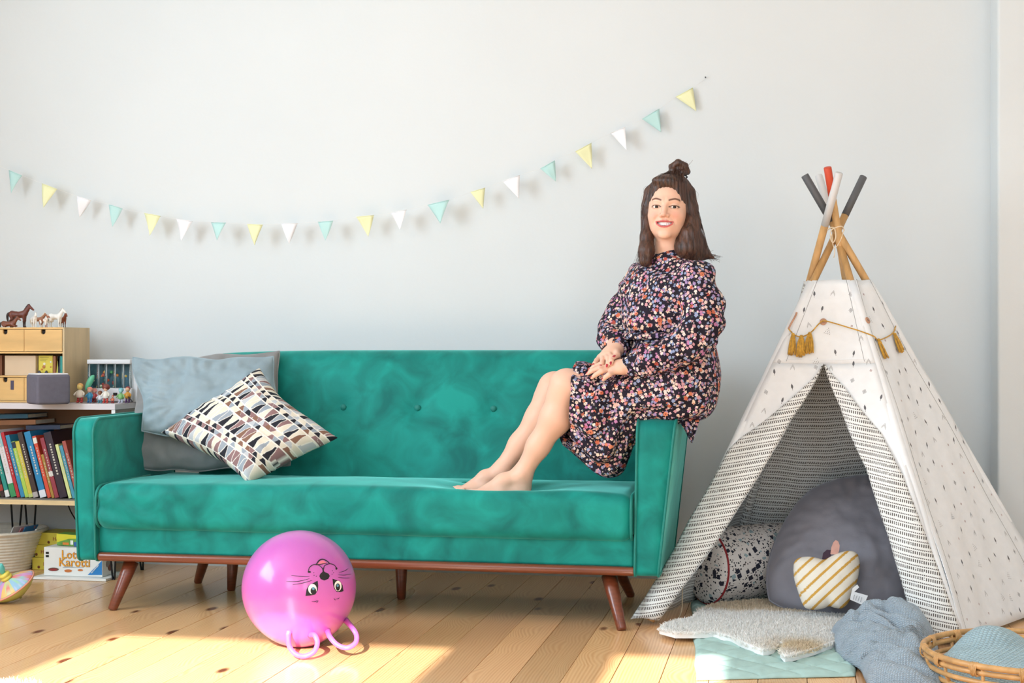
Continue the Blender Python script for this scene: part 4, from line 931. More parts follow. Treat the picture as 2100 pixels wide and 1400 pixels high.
def throw():
    """rumpled throw: a height field of overlapping folds"""
    c = at(1812, 1345, Z=0); ex = np.array([.20, -.03]); ey = np.array([.06, .40])
    pl = [tuple(at(x, y, Z=z)[:2]) for x, y, z in ((1703, 1312, .01), (1722, 1285, .05), (1770, 1262, .06), (1850, 1262, .05), (1905, 1290, .03), (1925, 1345, .01), (1925, 1420, .01), (1800, 1420, .01), (1765, 1375, .01), (1722, 1345, .01))]
    cc = np.mean(pl, axis=0); O = smooth_path([p for p in pl] + [pl[0]], 121)[:-1]; ns = 70; V = []; UV = []
    for i in range(ns + 1):
        s = i / ns
        for p in O: q = cc + (p - cc) * s; V.append((q[0], q[1], 0)); UV.append(q)
    V = np.array(V); s = np.repeat(np.arange(ns + 1) / ns, len(O))
    x, y = V[:, 0] - cc[0], V[:, 1] - cc[1]; w1 = nz(V, 4, 2.0) ; w2 = nz(V, 7, 6.0)
    f1 = np.sin((y * 30 + x * 19 + w1 * 3.6)); f2 = np.sin((x * 17 - y * 8 + w2 * 2.5) + 1.0); ridge = abs(f1) ** .8 * .62 + abs(f2) ** 1.2 * .34
    dome = np.clip(1 - s ** 3.2, 0, 1) ** .6
    V[:, 2] = .012 + dome * (.022 + .05 * np.clip((y + .02) / .2, 0, 1) + .075 * ridge) + .003 * w2
    n = len(O); F = [(i * n + j, i * n + (j + 1) % n, (i + 1) * n + (j + 1) % n, (i + 1) * n + j) for i in range(ns) for j in range(n)]
    a_, b_, c_ = V[F[5000][0]], V[F[5000][1]], V[F[5000][2]]
    if np.cross(b_ - a_, c_ - a_)[2] < 0: F = [f[::-1] for f in F]
    UVm = np.array(UV) + np.stack([V[:, 2] * .8, V[:, 2] * .5], 1)
    o = new('knitted_throw', V, F, m_throw, uv=UVm, label='dusty blue knitted throw crumpled by the tent flap', cat='blanket', solid=.006)
    # a fold standing up against the flap
    sp = [at(1812, 1262, Y=4.97), at(1818, 1246, Y=4.96), at(1836, 1237, Y=4.95), at(1852, 1242, Y=4.94), at(1856, 1255, Y=4.92), at(1846, 1266, Y=4.90), at(1834, 1262, Y=4.90), at(1838, 1250, Y=4.93), at(1862, 1246, Y=4.96), at(1890, 1256, Y=4.98)]
    sp = smooth_path(sp, 70); hh = np.linspace(-.085, .004, 12)
    def fn(u, v):
        i = np.clip(u * 69, 0, 69); P = np.stack([np.interp(i, np.arange(70), sp[:, k]) for k in range(3)], 1); P[:, 2] += -.085 + .089 * v + .004 * np.sin(u * 30 + v * 4); P[:, 1] += (.5 - v) * .035 * np.sin(u * 9); return P
    V, F, uv = grid(fn, 69, 14); new('rolled_edge', V, F, m_throw, o, uv=uv * [.35, .1], solid=.007)
throw()
m_rattan = M('golden_rattan', (214, 164, 104), .45, .16, 30, coat=.15)
tc = np.array([.675, 4.30]); TR_ = .295
tray = thing('rattan_tray', 'round low rattan basket at the right front corner', 'basket', (tc[0], tc[1], 0))
def circ(r, z, wob=0.0, n=90): return [(tc[0] + (r + wob * math.sin(7 * a)) * math.cos(a), tc[1] + (r + wob * math.sin(7 * a)) * math.sin(a), z) for a in np.linspace(0, 2 * math.pi, n, endpoint=False)]
for r, z, t in ((TR_, .104, .0085), (TR_ - .004, .086, .0075), (TR_ - .008, .060, .0068), (TR_ - .02, .034, .0068), (TR_ - .035, .012, .0075)): new('rattan_ring', *tube(circ(r, z, .001), t, 10, closed=True), m_rattan, tray)
for i, a in enumerate(np.linspace(0, 2 * math.pi, 14, endpoint=False)):
    ca_, sa = math.cos(a), math.sin(a); T = np.array([-sa, ca_, 0]); R = np.array([ca_, sa, 0]); pts = []
    for k_ in range(40):
        f = k_ / 40; an = f * 2 * math.pi * 6; pts.append(np.array([tc[0], tc[1], .094]) + R * (TR_ - .002 + .0125 * math.cos(an)) + np.array([0, 0, .0185 * math.sin(an)]) + T * (f - .5) * .022)
    w = new('cane_binding', *tube(pts, .0021, 6), m_rattan, tray)
    st = [np.array([tc[0], tc[1], 0]) + R * (TR_ - .004) + np.array([0, 0, .1]), np.array([tc[0], tc[1], 0]) + R * (TR_ - .01) + np.array([0, 0, .055]), np.array([tc[0], tc[1], 0]) + R * (TR_ - .038) + np.array([0, 0, .010])]
    new('stake', *tube([p + T * .02 for p in st], .0048, 8), m_rattan, tray)
new('woven_base', *lathe([(.0001, .004), (TR_ - .03, .004), (TR_ - .03, .012), (.0001, .012)], (tc[0], tc[1], 0), 60), m_rattan, tray)
def tray_blanket():
    n = 100; ns = 60; V = []
    for i in range(ns + 1):
        s = i / ns
        for a in np.linspace(0, 2 * math.pi, n, endpoint=False): V.append((tc[0] + (TR_ - .024) * s * math.cos(a), tc[1] + (TR_ - .024) * s * math.sin(a), 0))
    V = np.array(V); UV = V[:, :2].copy(); s = np.repeat(np.arange(ns + 1) / ns, n); w = nz(V, 5, 3.0)
    b1 = at(2030, 1300, Z=.12)[:2]; b2 = at(1985, 1330, Z=.10)[:2]; g1 = np.exp(-((V[:, 0] - b1[0]) ** 2 / .10 ** 2 + (V[:, 1] - b1[1]) ** 2 / .10 ** 2) ** 1.6); g2 = np.exp(-((V[:, 0] - b2[0]) ** 2 / .15 ** 2 + (V[:, 1] - b2[1]) ** 2 / .11 ** 2) ** 1.3)
    V[:, 2] = .022 + (1 - s ** 3) ** .6 * (.060 + .014 * w) + .062 * g1 + .024 * g2 - .012 * np.exp(-((V[:, 0] - .79) / .03) ** 2)
    F = [(i * n + j, (i + 1) * n + j, (i + 1) * n + (j + 1) % n, i * n + (j + 1) % n) for i in range(ns) for j in range(n)]
    new('knitted_blanket', V, F, m_knit, uv=UV + V[:, 2:3] * .7, label='pale aqua chunky knit blanket lying in the rattan basket', cat='blanket', solid=.008)
tray_blanket()
# ================================================================== low shelf at the left with toys and books
m_birch = M('birch_veneer', (226, 200, 152), .5, .10, 10, stretch=(1, 5, 5)); m_white_edge = M('white_edge_band', (232, 230, 228), .4, .02)
m_shtop = M('pale_lilac_laminate', (214, 206, 208), .4, .03, 4); m_shside = M('grey_brown_board', (128, 120, 110), .6, .08, 8); m_shback = M('brown_back_panel', (156, 110, 76), .6, .08, 6); m_blackm = M('black_steel', (24, 24, 26), .4, .05, metal=.5)
SY = 5.58
def sx(px, Y=SY): return at(px, 900, Y=Y)[0]
XS0, XS1 = -3.75, sx(236); ZS, ZL = .724, .329
sh = thing('shelf_unit', 'low open shelf on hairpin legs beside the sofa', 'shelf', ((XS0 + XS1) / 2, 5.76, 0))
new('top_board', *rbox(XS0, XS1, SY, 5.94, ZS - .024, ZS, .002, 1, 1, 1, 1), m_shtop, sh, smooth=False)
new('bottom_board', *rbox(XS0, XS1, SY, 5.94, ZL - .024, ZL, .002, 1, 1, 1, 1), m_shside, sh, smooth=False)
new('front_edge', *boxm(XS0, XS1, SY - .003, SY - .0002, ZL - .0235, ZL - .004), m_birch, sh, smooth=False)
new('side_panel', *boxm(XS1 - .016, XS1, SY + .002, 5.94, ZL + .0005, ZS - .0245), m_shside, sh, smooth=False)
new('side_edge', *boxm(XS1 - .016, XS1, SY, SY + .0015, ZL + .0005, ZS - .0245), m_white_edge, sh, smooth=False)
new('back_panel', *boxm(XS0, XS1 - .0165, 5.925, 5.94, ZL + .0005, ZS - .0245), m_shback, sh, smooth=False)
def hairpin(x, y, dx, dy):
    z = ZL - .0245
    P = [(x - .028, y, z), (x - .004 + dx, y + dy, .006), (x + dx, y + dy, .0045), (x + .004 + dx, y + dy, .006), (x + .028, y, z)]
    new('hairpin_leg', *tube(smooth_path(P, 30), .0042, 8), m_blackm, sh)
for x, y, dx, dy in ((sx(226, 5.62), 5.63, .02, -.02), (sx(226, 5.62), 5.88, .02, .0), (sx(34, 5.9), 5.9, -.004, 0), (sx(60, 5.9), 5.91, 0.004, 0)): hairpin(x, y, dx, dy)
m_cable = M('black_cable', (22, 22, 24), .5, .05)
new('power_cable', *tube(smooth_path([at(140, 1036, Y=5.9), at(145, 1048, Y=5.9), at(153, 1062, Y=5.92), at(170, 1090, Y=5.95), at(172, 1140, Y=6.0), (at(185, 1170, Y=6.0)[0], 6.0, .004)], 40), .0030, 8), m_cable, label='black power cable hanging behind the shelf to the floor', cat='cable')
# ---- books
m_page = M('book_pages', (226, 216, 196), .9, .08, 30, stretch=(40, 1, 1))
bk_mat = {}
def bmat(c):
    if c not in bk_mat: bk_mat[c] = M('book_cover_%02x%02x%02x' % c, c, .45, .05, 20, coat=.15)
    return bk_mat[c]
def book(x, w, h, c, label, bands=(), lean=rad(15.5), y=5.615, d=.20, z=ZL + .001, title=(206, 200, 186), group='books leaning in a row on the shelf'):
    MM = rotm(ry=-lean, loc=(x, y, z)); t = .0022; mb = MB()
    mb.add(*boxm(0, w, 0, t, 0, h)); mb.add(*boxm(0, t, t, d, 0, h)); mb.add(*boxm(w - t, w, t, d, 0, h)); o = mb.xf(MM).build('book', bmat(c), smooth=False, label=label, cat='book', group=group)
    MB().add(*boxm(t, w - t, t, d - .004, .003, h - .003)).xf(MM).build('pages', m_page, o, smooth=False)
    for (a, b, cc) in bands: MB().add(*boxm(-.0003, w + .0003, -.0006, .004, a * h, b * h)).xf(MM).build('spine_band', bmat(cc), o, smooth=False)
    if w > .011:
        r = random.Random(int(x * 9000)); zz = .35 * h
        while zz < .8 * h:
            l = r.uniform(.004, .010); MB().add(*boxm(w * .40, w * .62, -.0007, .001, zz, zz + l)).xf(MM).build('title_mark', bmat(title), o, smooth=False); zz += l + r.uniform(.003, .006)
    return o
BK = [(-34, 11, .265, (58, 128, 120), 'teal book cut by the photo edge on the shelf', ()), (-21, 9, .25, (206, 84, 54), 'orange-red slim book at the left end of the shelf row', ((0, .12, (120, 170, 190)),)), (-9, 8, .262, (146, 186, 62), 'lime slim book near the left end of the shelf row', ()), (2, 9, .26, (60, 40, 38), 'dark book with speckled spine near the row start', ((.1, .2, (160, 60, 50)), (.45, .5, (150, 150, 140)))), (12, 9, .29, (34, 142, 132), 'teal slim book with white foot label', ((0, .10, (232, 232, 228)),)), (23, 12, .292, (222, 216, 220), 'wide white book with green foot on the shelf', ((0, .2, (60, 148, 92)), (.75, .99, (150, 190, 196)))), (35, 7, .285, (186, 40, 50), 'slim red book beside the wide white book', ()),
      (43, 9, .272, (50, 136, 176), 'mid blue slim book beside a lime green book', ()), (52, 8, .245, (170, 204, 84), 'lime green slim book with dark top', ((.88, .99, (30, 44, 62)),)), (60, 9, .245, (206, 190, 72), 'yellow book beside the lime green book', ((.0, .06, (190, 200, 120)),)), (69, 11, .285, (62, 44, 40), 'dark brown book with grey foot label', ((0, .08, (178, 168, 164)),)), (83, 14, .287, (26, 128, 178), 'bright blue wide book with white foot label', ((0, .11, (226, 226, 232)),)), (98, 8, .270, (214, 78, 52), 'orange-red book beside the bright blue book', ((.88, .97, (232, 224, 210)),)),
      (106.5, 6, .19, (170, 128, 52), 'small mustard gold book on the shelf', ()), (113, 9, .262, (150, 52, 66), 'maroon book with white band on the shelf', ((.36, .44, (226, 220, 216)),)), (123, 17, .285, (42, 26, 42), 'wide dark aubergine book near the sofa arm', ()), (141, 7, .235, (214, 220, 150), 'pale lime slim book nearest the sofa arm', ()), (149, 7, .23, (70, 150, 176), 'sky blue slim book partly behind the sofa arm', ()), (157, 8, .25, (170, 80, 70), 'terracotta book partly behind the sofa arm', ())]
for (px, wpx, h, c, lab, bands) in BK:
    x = sx(px, 5.615); w = wpx * .00195; book(x, w, h * .98, c, lab, bands)
# lying on top of the row, further back
LB = [(-30, 62, .650, .018, (38, 96, 124), 'blue book lying flat above the leaning books'), (-20, 78, .624, .020, (160, 104, 62), 'brown book lying flat under the blue one'), (58, 128, .606, .018, (40, 54, 82), 'navy book lying flat on the row of books')]
for (p0, p1, z, t, c, lab) in LB:
    x0, x1 = sx(p0, 5.74), sx(p1, 5.74); MM = rotm(ry=rad(-1.5), loc=(x0, 5.72, z)); w = x1 - x0; mb = MB(); mb.add(*boxm(0, w, 0, .17, 0, .002)); mb.add(*boxm(0, w, 0, .17, t - .002, t)); mb.add(*boxm(0, w, 0, .002, .002, t - .002))
    o = mb.xf(MM).build('book', bmat(c), smooth=False, label=lab, cat='book', group='books leaning in a row on the shelf'); MB().add(*boxm(.002, w - .002, .0025, .167, .002, t - .002)).xf(MM).build('pages', m_page, o, smooth=False)
# a box behind carries the flat books
# ---- drawer cabinet
m_ply = M('honey_plywood', (222, 178, 112), .5, .10, 5, stretch=(1, 4, 4), detail=4); m_ply2 = M('honey_plywood_side', (206, 180, 138), .5, .08, 5, stretch=(4, 4, 1)); m_dark = M('shade_and_print_black', (30, 24, 22), .8)
CY = 5.66; CX1 = sx(132, CY); CX0 = CX1 - .46; CZ0, CZ1 = ZS + .001, 1.040
cab = thing('drawer_cabinet', 'honey plywood desktop cabinet with drawers and open shelf', 'cabinet', ((CX0 + CX1) / 2, CY + .12, ZS))
mb = MB(); t = .008; cd = .225
mb.box(CX0, CX0 + t, CY, CY + cd, CZ0, CZ1); mb.box(CX0 + t, CX1 - t, CY, CY + cd, CZ1 - t, CZ1); mb.box(CX0 + t, CX1 - t, CY, CY + cd, CZ0, CZ0 + t); mb.box(CX0 + t, CX1 - t, CY + cd - .005, CY + cd, CZ0 + t, CZ1 - t)
def zc(y, Y=CY): return at(60, y, Y=Y)[2]
Z1a, Z1b, Z2a = zc(721), zc(724.5), zc(770)
mb.box(CX0 + t, CX1 - t, CY + .001, CY + cd - .006, Z1b, Z1a); mb.box(CX0 + t, CX1 - t, CY + .001, CY + cd - .006, Z2a - .007, Z2a)
mb.build('carcass', m_ply, cab, smooth=False); new('side_panel', *boxm(CX1 - t, CX1, CY, CY + cd, CZ0, CZ1), m_ply2, cab, smooth=False)
def drawer(x0, x1, z0, z1, nx, labelhold=False):
    """front board with a half-round finger notch in its top edge"""
    n = [];
    for a in np.linspace(180, 360, 13): n.append((nx + .0105 * math.cos(rad(a)), z1 - .010 + .0095 * math.sin(rad(a))))
    poly = [(x0, z0), (x1, z0), (x1, z1), (nx + .0105, z1)] + n[::-1] + [(nx - .0105, z1)]
    # split around the notch so that the faces stay convex
    mb = MB(); y0, y1 = CY - .002, CY + .008
    mb.box(x0, nx - .0105, y0, y1, z0, z1); mb.box(nx + .0105, x1, y0, y1, z0, z1)
    for (a, b) in zip(n[:-1], n[1:]): mb.add([(a[0], y0, z0), (b[0], y0, z0), (b[0], y0, b[1]), (a[0], y0, a[1]), (a[0], y1, z0), (b[0], y1, z0), (b[0], y1, b[1]), (a[0], y1, a[1])], [(0, 1, 2, 3), (7, 6, 5, 4), (3, 2, 6, 7), (0, 4, 5, 1)])
    d = mb.build('drawer', m_ply, cab, smooth=False)
    new('drawer_shade_fill', *boxm(x0 + .006, x1 - .006, CY + .0085, CY + .18, z0 + .002, z1 - .004), m_dark, d, smooth=False)  # near-black block puts the drawer's inner shade into colour
    if labelhold: new('label_holder', *boxm(nx + .026, nx + .04, y0 - .002, y0 - .0003, z1 - .05, z1 - .012), M('dark_label_holder', (70, 62, 84), .4, .05), d, smooth=False)
xd = [CX0 + t + .001, sx(-28, CY), sx(50, CY), CX1 - t - .001]
for a, b, nx in ((0, 1, None), (1, 2, sx(11, CY)), (2, 3, sx(89, CY))):
    drawer(xd[a] + .001, xd[b] - .001, Z1a + .002, CZ1 - t - .002, nx or (xd[a] + xd[b]) / 2)
    drawer(xd[a] + .001, xd[b] - .001, CZ0 + t + .001, Z2a - .009, nx or (xd[a] + xd[b]) / 2, a == 1)
# on its open shelf
def slab(name, mat, p0, p1, y0p, y1p, Y, d, label, cat, group=None, lean=0):
    a = at(p0, y1p, Y=Y); b = at(p1, y0p, Y=Y); V, F = boxm(a[0], b[0], Y, Y + d, Z2a + .0005, max(b[2], Z2a + .02)); V = np.array(V)
    if lean: V[:, 0] += (V[:, 2] - Z2a) * lean
    return new(name, V, F, mat, smooth=False, label=label, cat=cat, group=group)
slab('cardboard_box', M('beige_card', (214, 190, 160), .8, .04), 10, 73, 729, 770, CY + .03, .10, 'plain beige box on the cabinet open shelf', 'box')
slab('cardboard_box', M('red_brown_card', (120, 76, 52), .8, .06), -60, 4, 728, 770, CY + .04, .10, 'red-brown box at the left of the open shelf', 'box')
yb = slab('picture_book', M('yellow_book_cover', (226, 206, 74), .5, .04), 79, 108, 729, 770, CY + .045, .008, 'yellow picture book standing upright in the cabinet', 'book')
for (x_, y_, r_, c) in ((90, 752, .007, (190, 120, 60)), (91, 746, .006, (236, 226, 200)), (104, 742, .004, (240, 240, 236)), (86, 757, .004, (220, 110, 50)), (104, 752, .0035, (200, 120, 60))): p = at(x_, y_, Y=CY + .044); new('cover_picture', *sphere(p, (r_, .001, r_), 7), bmat(c), yb)
for i in range(3): p = at(82, 733 + i * 3, Y=CY + .0445); new('cover_text', *boxm(p[0], p[0] + .04 - .006 * i, p[1] - .0006, p[1], p[2] - .0012, p[2]), bmat((120, 100, 40)), yb, smooth=False)
for p0, p1, c, lab in ((109, 114, (150, 92, 48), 'brown slim book in the cabinet shelf'), (115, 118, (210, 206, 90), 'yellow-edged slim book leaning in the cabinet shelf'), (118.5, 123, (30, 36, 48), 'black slim book in the cabinet shelf'), (123.5, 128, (34, 150, 140), 'turquoise slim book at the right of the cabinet shelf')):
    slab('book', bmat(c), p0, p1, 730, 770, CY + .03, .12, lab, 'book', 'books in the drawer cabinet', lean=.12 if c[0] in (210,) else 0)
for px_c in (82, 96): 
    a = at(px_c, 770, Y=CY + .03); V, F = prism([(-.014, 0), (.012, 0), (.006, .008), (-.002, .021)], (a[0], CY + .035, Z2a + .0006), (1, 0, 0), (0, 0, 1), (0, -1, 0), .010); new('wooden_wedge', V, F, M('slate_toy_paint', (66, 70, 88), .6, .05), smooth=False, label=('dark slate toy wedge before the yellow book, left one' if px_c == 82 else 'dark slate toy wedge before the yellow book, right one'), cat='toy', group='dark toy wedges')
# ---- loudspeaker
m_spk = M('grey_purple_fabric', (104, 100, 112), .85, .05, 60, bump=.12, bscale=700); m_spkt = M('white_plastic', (226, 224, 226), .4, .02)
sc_ = at(80, 830, Z=ZS); MM = rotm(rz=rad(47), loc=(sc_[0], sc_[1] + .075, ZS + .001)); V, F = rbox(-.069, .069, -.069, .069, 0, .121, .012, 3, 3, 3, 4); spk = new('loudspeaker', xfm(V, MM), F, m_spk, label='grey fabric cube loudspeaker with white top on the shelf', cat='loudspeaker')
V, F = rbox(-.062, .062, -.062, .062, .119, .1255, .003, 2, 2, 1, 2); new('top_plate', xfm(V, MM), F, m_spkt, spk); 
# ---- toy tank with clear columns
tk = thing('toy_tank', 'white toy tank with clear tubes and coloured bits', 'toy', tuple(np.append(at(225, 815, Y=5.78)[:2], ZS)))
def tkb(p0, p1, ya, yb_, Y, d): a = at(p0, yb_, Y=Y); b = at(p1, ya, Y=Y); return a[0], b[0], Y, Y + d, max(a[2], ZS + .0008), b[2]
m_tank = M('pale_grey_plastic', (214, 214, 216), .35, .02); m_deep = M('deep_teal_panel', (46, 96, 108), .4, .25, 40); m_clear = M('clear_acrylic', (235, 245, 245), .05, .0, trans=.92, ior=1.3)
new('lid', *rbox(*tkb(178, 267, 737, 746, 5.74, .11), .003, 1, 1, 1, 2), m_tank, tk); new('base', *rbox(*tkb(180, 270, 796, 822, 5.74, .11), .003, 1, 1, 1, 2), m_tank, tk)
x0, x1, y0, y1, z0, z1 = tkb(180, 268, 746, 796, 5.83, .02); new('back_plate', *boxm(x0, x1, y0, y1, z0 + .001, z1 - .001), m_deep, tk, smooth=False)
x0, x1, y0, y1, z0, z1 = tkb(268, 290, 742, 822, 5.76, .10); new('side_box', *rbox(x0 + .002, x1, y0, y1, ZS + .001, z1, .004, 1, 1, 1, 2), m_tank, tk)
for p in (181, 200, 216, 234, 251, 266): a = at(p, 746, Y=5.745); b = at(p, 796, Y=5.745); new('clear_tube', *tube([(a[0], 5.752, a[2] - .001), (b[0], 5.752, b[2] + .001)], .0058, 12), m_clear, tk); new('tube_core', *tube([(a[0] + .002, 5.752, a[2] - .001), (b[0] + .002, 5.752, b[2] + .001)], .0019, 8), m_tank, tk)
rr = random.Random(5); cols = [(230, 140, 50), (80, 150, 90), (200, 80, 50), (240, 200, 80), (60, 120, 150), (150, 60, 50), (230, 220, 190)]
for i in range(26):
    p = at(rr.uniform(186, 262), rr.uniform(758, 794), Y=5.80); s_ = rr.uniform(.004, .009); new('coloured_bit', *sphere(p, (s_, s_ * .6, s_ * rr.uniform(.6, 1.2)), 5), bmat(rr.choice(cols)), tk)
sl = tkb(232, 240, 805, 811, 5.738, .003); new('coin_slot', *boxm(sl[0], sl[1], sl[2], sl[3], sl[4], sl[5]), m_dark, tk, smooth=False)
# ---- small figurines on the shelf top
def figurine(px, ypx, h, body, head, hair, legs, label, wide=1.0, hairbig=1.0, Y=None, extra=None):
    p = at(px, ypx, Z=ZS); x, y = at(px, ypx, Y=(Y or 5.70 - (ypx - 824) * .012))[0], (Y or 5.70 - (ypx - 824) * .012); z = ZS + .0008; r = h * .17 * wide
    o = new('figurine', *lathe([(r * .5, 0 + h * .24), (r * 1.0, h * .28), (r * .95, h * .42), (r * .6, h * .58), (r * .3, h * .62), (.0001, h * .63)], (x, y, z), 14), bmat(body), label=label, cat='figurine', group='small toy figures on the shelf top')
    for s in (-1, 1):
        new('leg', *tube([(x + s * r * .45, y, z + h * .27), (x + s * r * .5, y, z + h * .06)], r * .34, 8), bmat(legs), o); new('foot', *sphere((x + s * r * .52, y - r * .25, z + r * .28), (r * .4, r * .6, r * .28), 6), bmat(legs), o)
        new('arm', *tube(smooth_path([(x + s * r * .6, y, z + h * .54), (x + s * r * 1.15, y - r * .2, z + h * .45), (x + s * r * 1.25, y - r * .7, z + h * .36)], 8), r * .24, 8), bmat(body), o)
    hd_ = new('head', *sphere((x, y - r * .1, z + h * .75), (h * .13, h * .12, h * .14), 10), bmat(head), o); hb = hairbig
    new('hair', *sphere((x, y + h * .03, z + h * .81), (h * .145 * hb, h * .13 * hb, h * .12 * hb), 9), bmat(hair), o)
    if extra: new(extra[0], *tube(smooth_path([(x + a * h, y - .01, z + b * h) for a, b in extra[2]], 12), extra[3], 8), bmat(extra[1]), o)
    return o
figurine(138, 829, .055, (226, 140, 70), (222, 130, 60), (84, 160, 110), (220, 120, 60), 'orange carrot-like figurine with green top by the loudspeaker', .9)
figurine(164, 827, .088, (238, 224, 206), (236, 206, 120), (226, 170, 96), (196, 70, 66), 'tall cream and yellow figurine with red feet', 1.1, 1.05)
figurine(184, 826, .070, (60, 150, 190), (236, 186, 160), (232, 150, 130), (60, 130, 190), 'blue figurine with coral hair', 1.0, 1.2)
figurine(193, 822, .062, (206, 90, 96), (240, 190, 170), (240, 160, 150), (150, 60, 60), 'pink figurine with pale pink hair', 1.15, 1.3, Y=5.735)
figurine(205, 828, .055, (226, 230, 236), (150, 96, 64), (128, 72, 44), (80, 150, 170), 'white figurine with brown hair', 1.1, 1.1)
figurine(217, 829, .082, (232, 226, 214), (232, 180, 150), (120, 50, 40), (190, 60, 50), 'white figurine with big dark red hair and red legs', .95, 1.4)
figurine(231, 828, .036, (206, 120, 90), (220, 170, 140), (180, 60, 50), (160, 40, 40), 'very small red and peach figurine', 1.1)
figurine(248, 828, .068, (128, 178, 110), (150, 200, 196), (110, 180, 190), (190, 190, 206), 'green and pale blue figurine', 1.1, 1.1)
figurine(262, 824, .074, (222, 160, 60), (226, 176, 140), (140, 50, 54), (96, 60, 110), 'yellow figurine with dark red hair holding a dark stick', 1.0, 1.0, extra=('stick', (40, 32, 40), [(.1, .35), (.25, .18), (.32, .05)], .003))
lf = smooth_path([at(176, 800, Y=5.70), at(182, 788, Y=5.71), at(188, 776, Y=5.715), at(193, 769, Y=5.72)], 16); new('toy_leaf', *tube(lf, [.003, .006, .009, .011, .012, .0125, .013, .013, .013, .0125, .012, .011, .010, .008, .005, .002], 10), bmat((98, 190, 150)), label='mint green leaf shaped toy leaning on the toy tank', cat='toy')
# ---- toy horses on the cabinet
m_toy = M('painted_toy_plastic', (255, 255, 255), .4, .05, 40, attr=True)
def horse(px, ypx, s, yaw, c, name_label, leg_c=None, mane=None, Y=CY + .08, patches=None, lying=False):
    dz = -.46 if lying else 0
    def f(P):
        d = s_chain(P, [(-.36, 0, .74 + dz), (-.12, 0, .70 + dz), (.15, 0, .70 + dz), (.34, 0, .76 + dz)], [.185, .165, .17, .165], .08)
        d = smin(d, s_chain(P, [(.36, 0, .80 + dz), (.50, 0, .98 + dz), (.60, 0, 1.14 + dz)], [.15, .115, .085], .05), .08)
        d = smin(d, s_chain(P, [(.60, 0, 1.16 + dz), (.72, 0, 1.06 + dz), (.84, 0, .96 + dz)], [.088, .07, .052], .02), .03)
        for e in (-1, 1): d = smin(d, s_caps(P, (.59, e * .045, 1.22 + dz), (.585, e * .06, 1.32 + dz), .026, .008), .015)
        for e in (-1, 1):
            if not lying:
                d = smin(d, s_chain(P, [(.32, e * .085, .66), (.34, e * .09, .38), (.325, e * .09, .34), (.325, e * .09, .07), (.36, e * .09, .03)], [.095, .052, .048, .036, .046], .02), .05)
                d = smin(d, s_chain(P, [(-.38, e * .09, .68), (-.32, e * .10, .46), (-.45, e * .10, .36), (-.42, e * .10, .07), (-.385, e * .10, .03)], [.13, .085, .05, .037, .048], .02), .05)
            else:
                d = smin(d, s_chain(P, [(.30, e * .12, .16), (.52, e * .14, .10), (.40, e * .15, .05)], [.09, .05, .036], .02), .05); d = smin(d, s_chain(P, [(-.36, e * .13, .2), (-.16, e * .19, .12), (-.34, e * .2, .05)], [.12, .06, .04], .02), .05)
        return d
    V, F = sdf_mesh(f, (-.68, -.34, -.03), (.95, .34, 1.40 + dz), .03)
    c = np.array(lin(c)); col = np.tile(c, (len(V), 1))
    if leg_c is not None: t = np.clip((.42 - V[:, 2]) / .15, 0, 1)[:, None]; col = col * (1 - t) + np.array(lin(leg_c)) * t
    if patches is not None: t = (nz(V, 3.2, 4.0) > .05)[:, None]; col = np.where(t, np.array(lin(patches)), col)
    base_ = at(px, ypx, Z=CZ1 + .0005); base_[1] = Y; base_[0] = at(px, ypx, Y=Y)[0]; MM = rotm(rz=yaw, loc=(base_[0], Y, CZ1 + .0008)); sc = np.diag([s, s, s, 1.0])
    V[:, 2] = np.maximum(V[:, 2], 0); o = new('toy_horse', xfm(V * s, MM), F, m_toy, col=col, label=name_label, cat='toy horse', group='toy horses on the drawer cabinet')
    mc = bmat(mane or (40, 26, 24)); mp = smooth_path([(.63, 0, 1.27 + dz), (.54, 0, 1.20 + dz), (.44, 0, 1.06 + dz), (.34, 0, .94 + dz), (.28, 0, .88 + dz)], 12)
    new('mane', xfm(np.array(tube(mp, [.03, .05, .06, .065, .07, .07, .07, .068, .06, .055, .045, .02], 8)[0]) * s, MM), tube(mp, .05, 8)[1], mc, o)
    tp = smooth_path([(-.52, 0, .82 + dz), (-.62, 0, .72 + dz), (-.64, .02, max(.5 + dz, .07)), (-.60, .02, max(.28 + dz, .05))], 12); new('tail', xfm(np.array(tube(tp, [.035, .045, .055, .06, .065, .07, .07, .065, .06, .05, .04, .02], 8)[0]) * s, MM), tube(tp, .05, 8)[1], mc, o)
    return o
horse(38, 668, .079, rad(4), (108, 56, 44), 'large brown toy horse with dark mane on the cabinet', (50, 28, 26), Y=CY + .11)
horse(18, 668, .060, rad(8), (120, 66, 44), 'brown toy foal lying at the left on the cabinet', None, Y=CY + .035, lying=True)
horse(70, 668, .050, rad(-50), (236, 232, 224), 'small white toy pony beside the large brown horse', None, (226, 216, 200), Y=CY + .05)
horse(78, 668, .050, rad(10), (160, 104, 70), 'tan toy foal in the middle of the horses', (232, 220, 206), (230, 214, 190), Y=CY + .12)
horse(90, 668, .042, rad(-20), (236, 230, 222), 'small piebald white and brown toy foal', None, (150, 100, 70), Y=CY + .04, patches=(150, 92, 62))
horse(114, 668, .064, rad(-12), (238, 236, 230), 'white toy pony with grey mane at the right on the cabinet', (228, 226, 220), (190, 180, 166), Y=CY + .07)
horse(128, 668, .050, rad(-35), (136, 70, 46), 'chestnut toy foal behind the white pony', (70, 36, 28), Y=CY + .13)
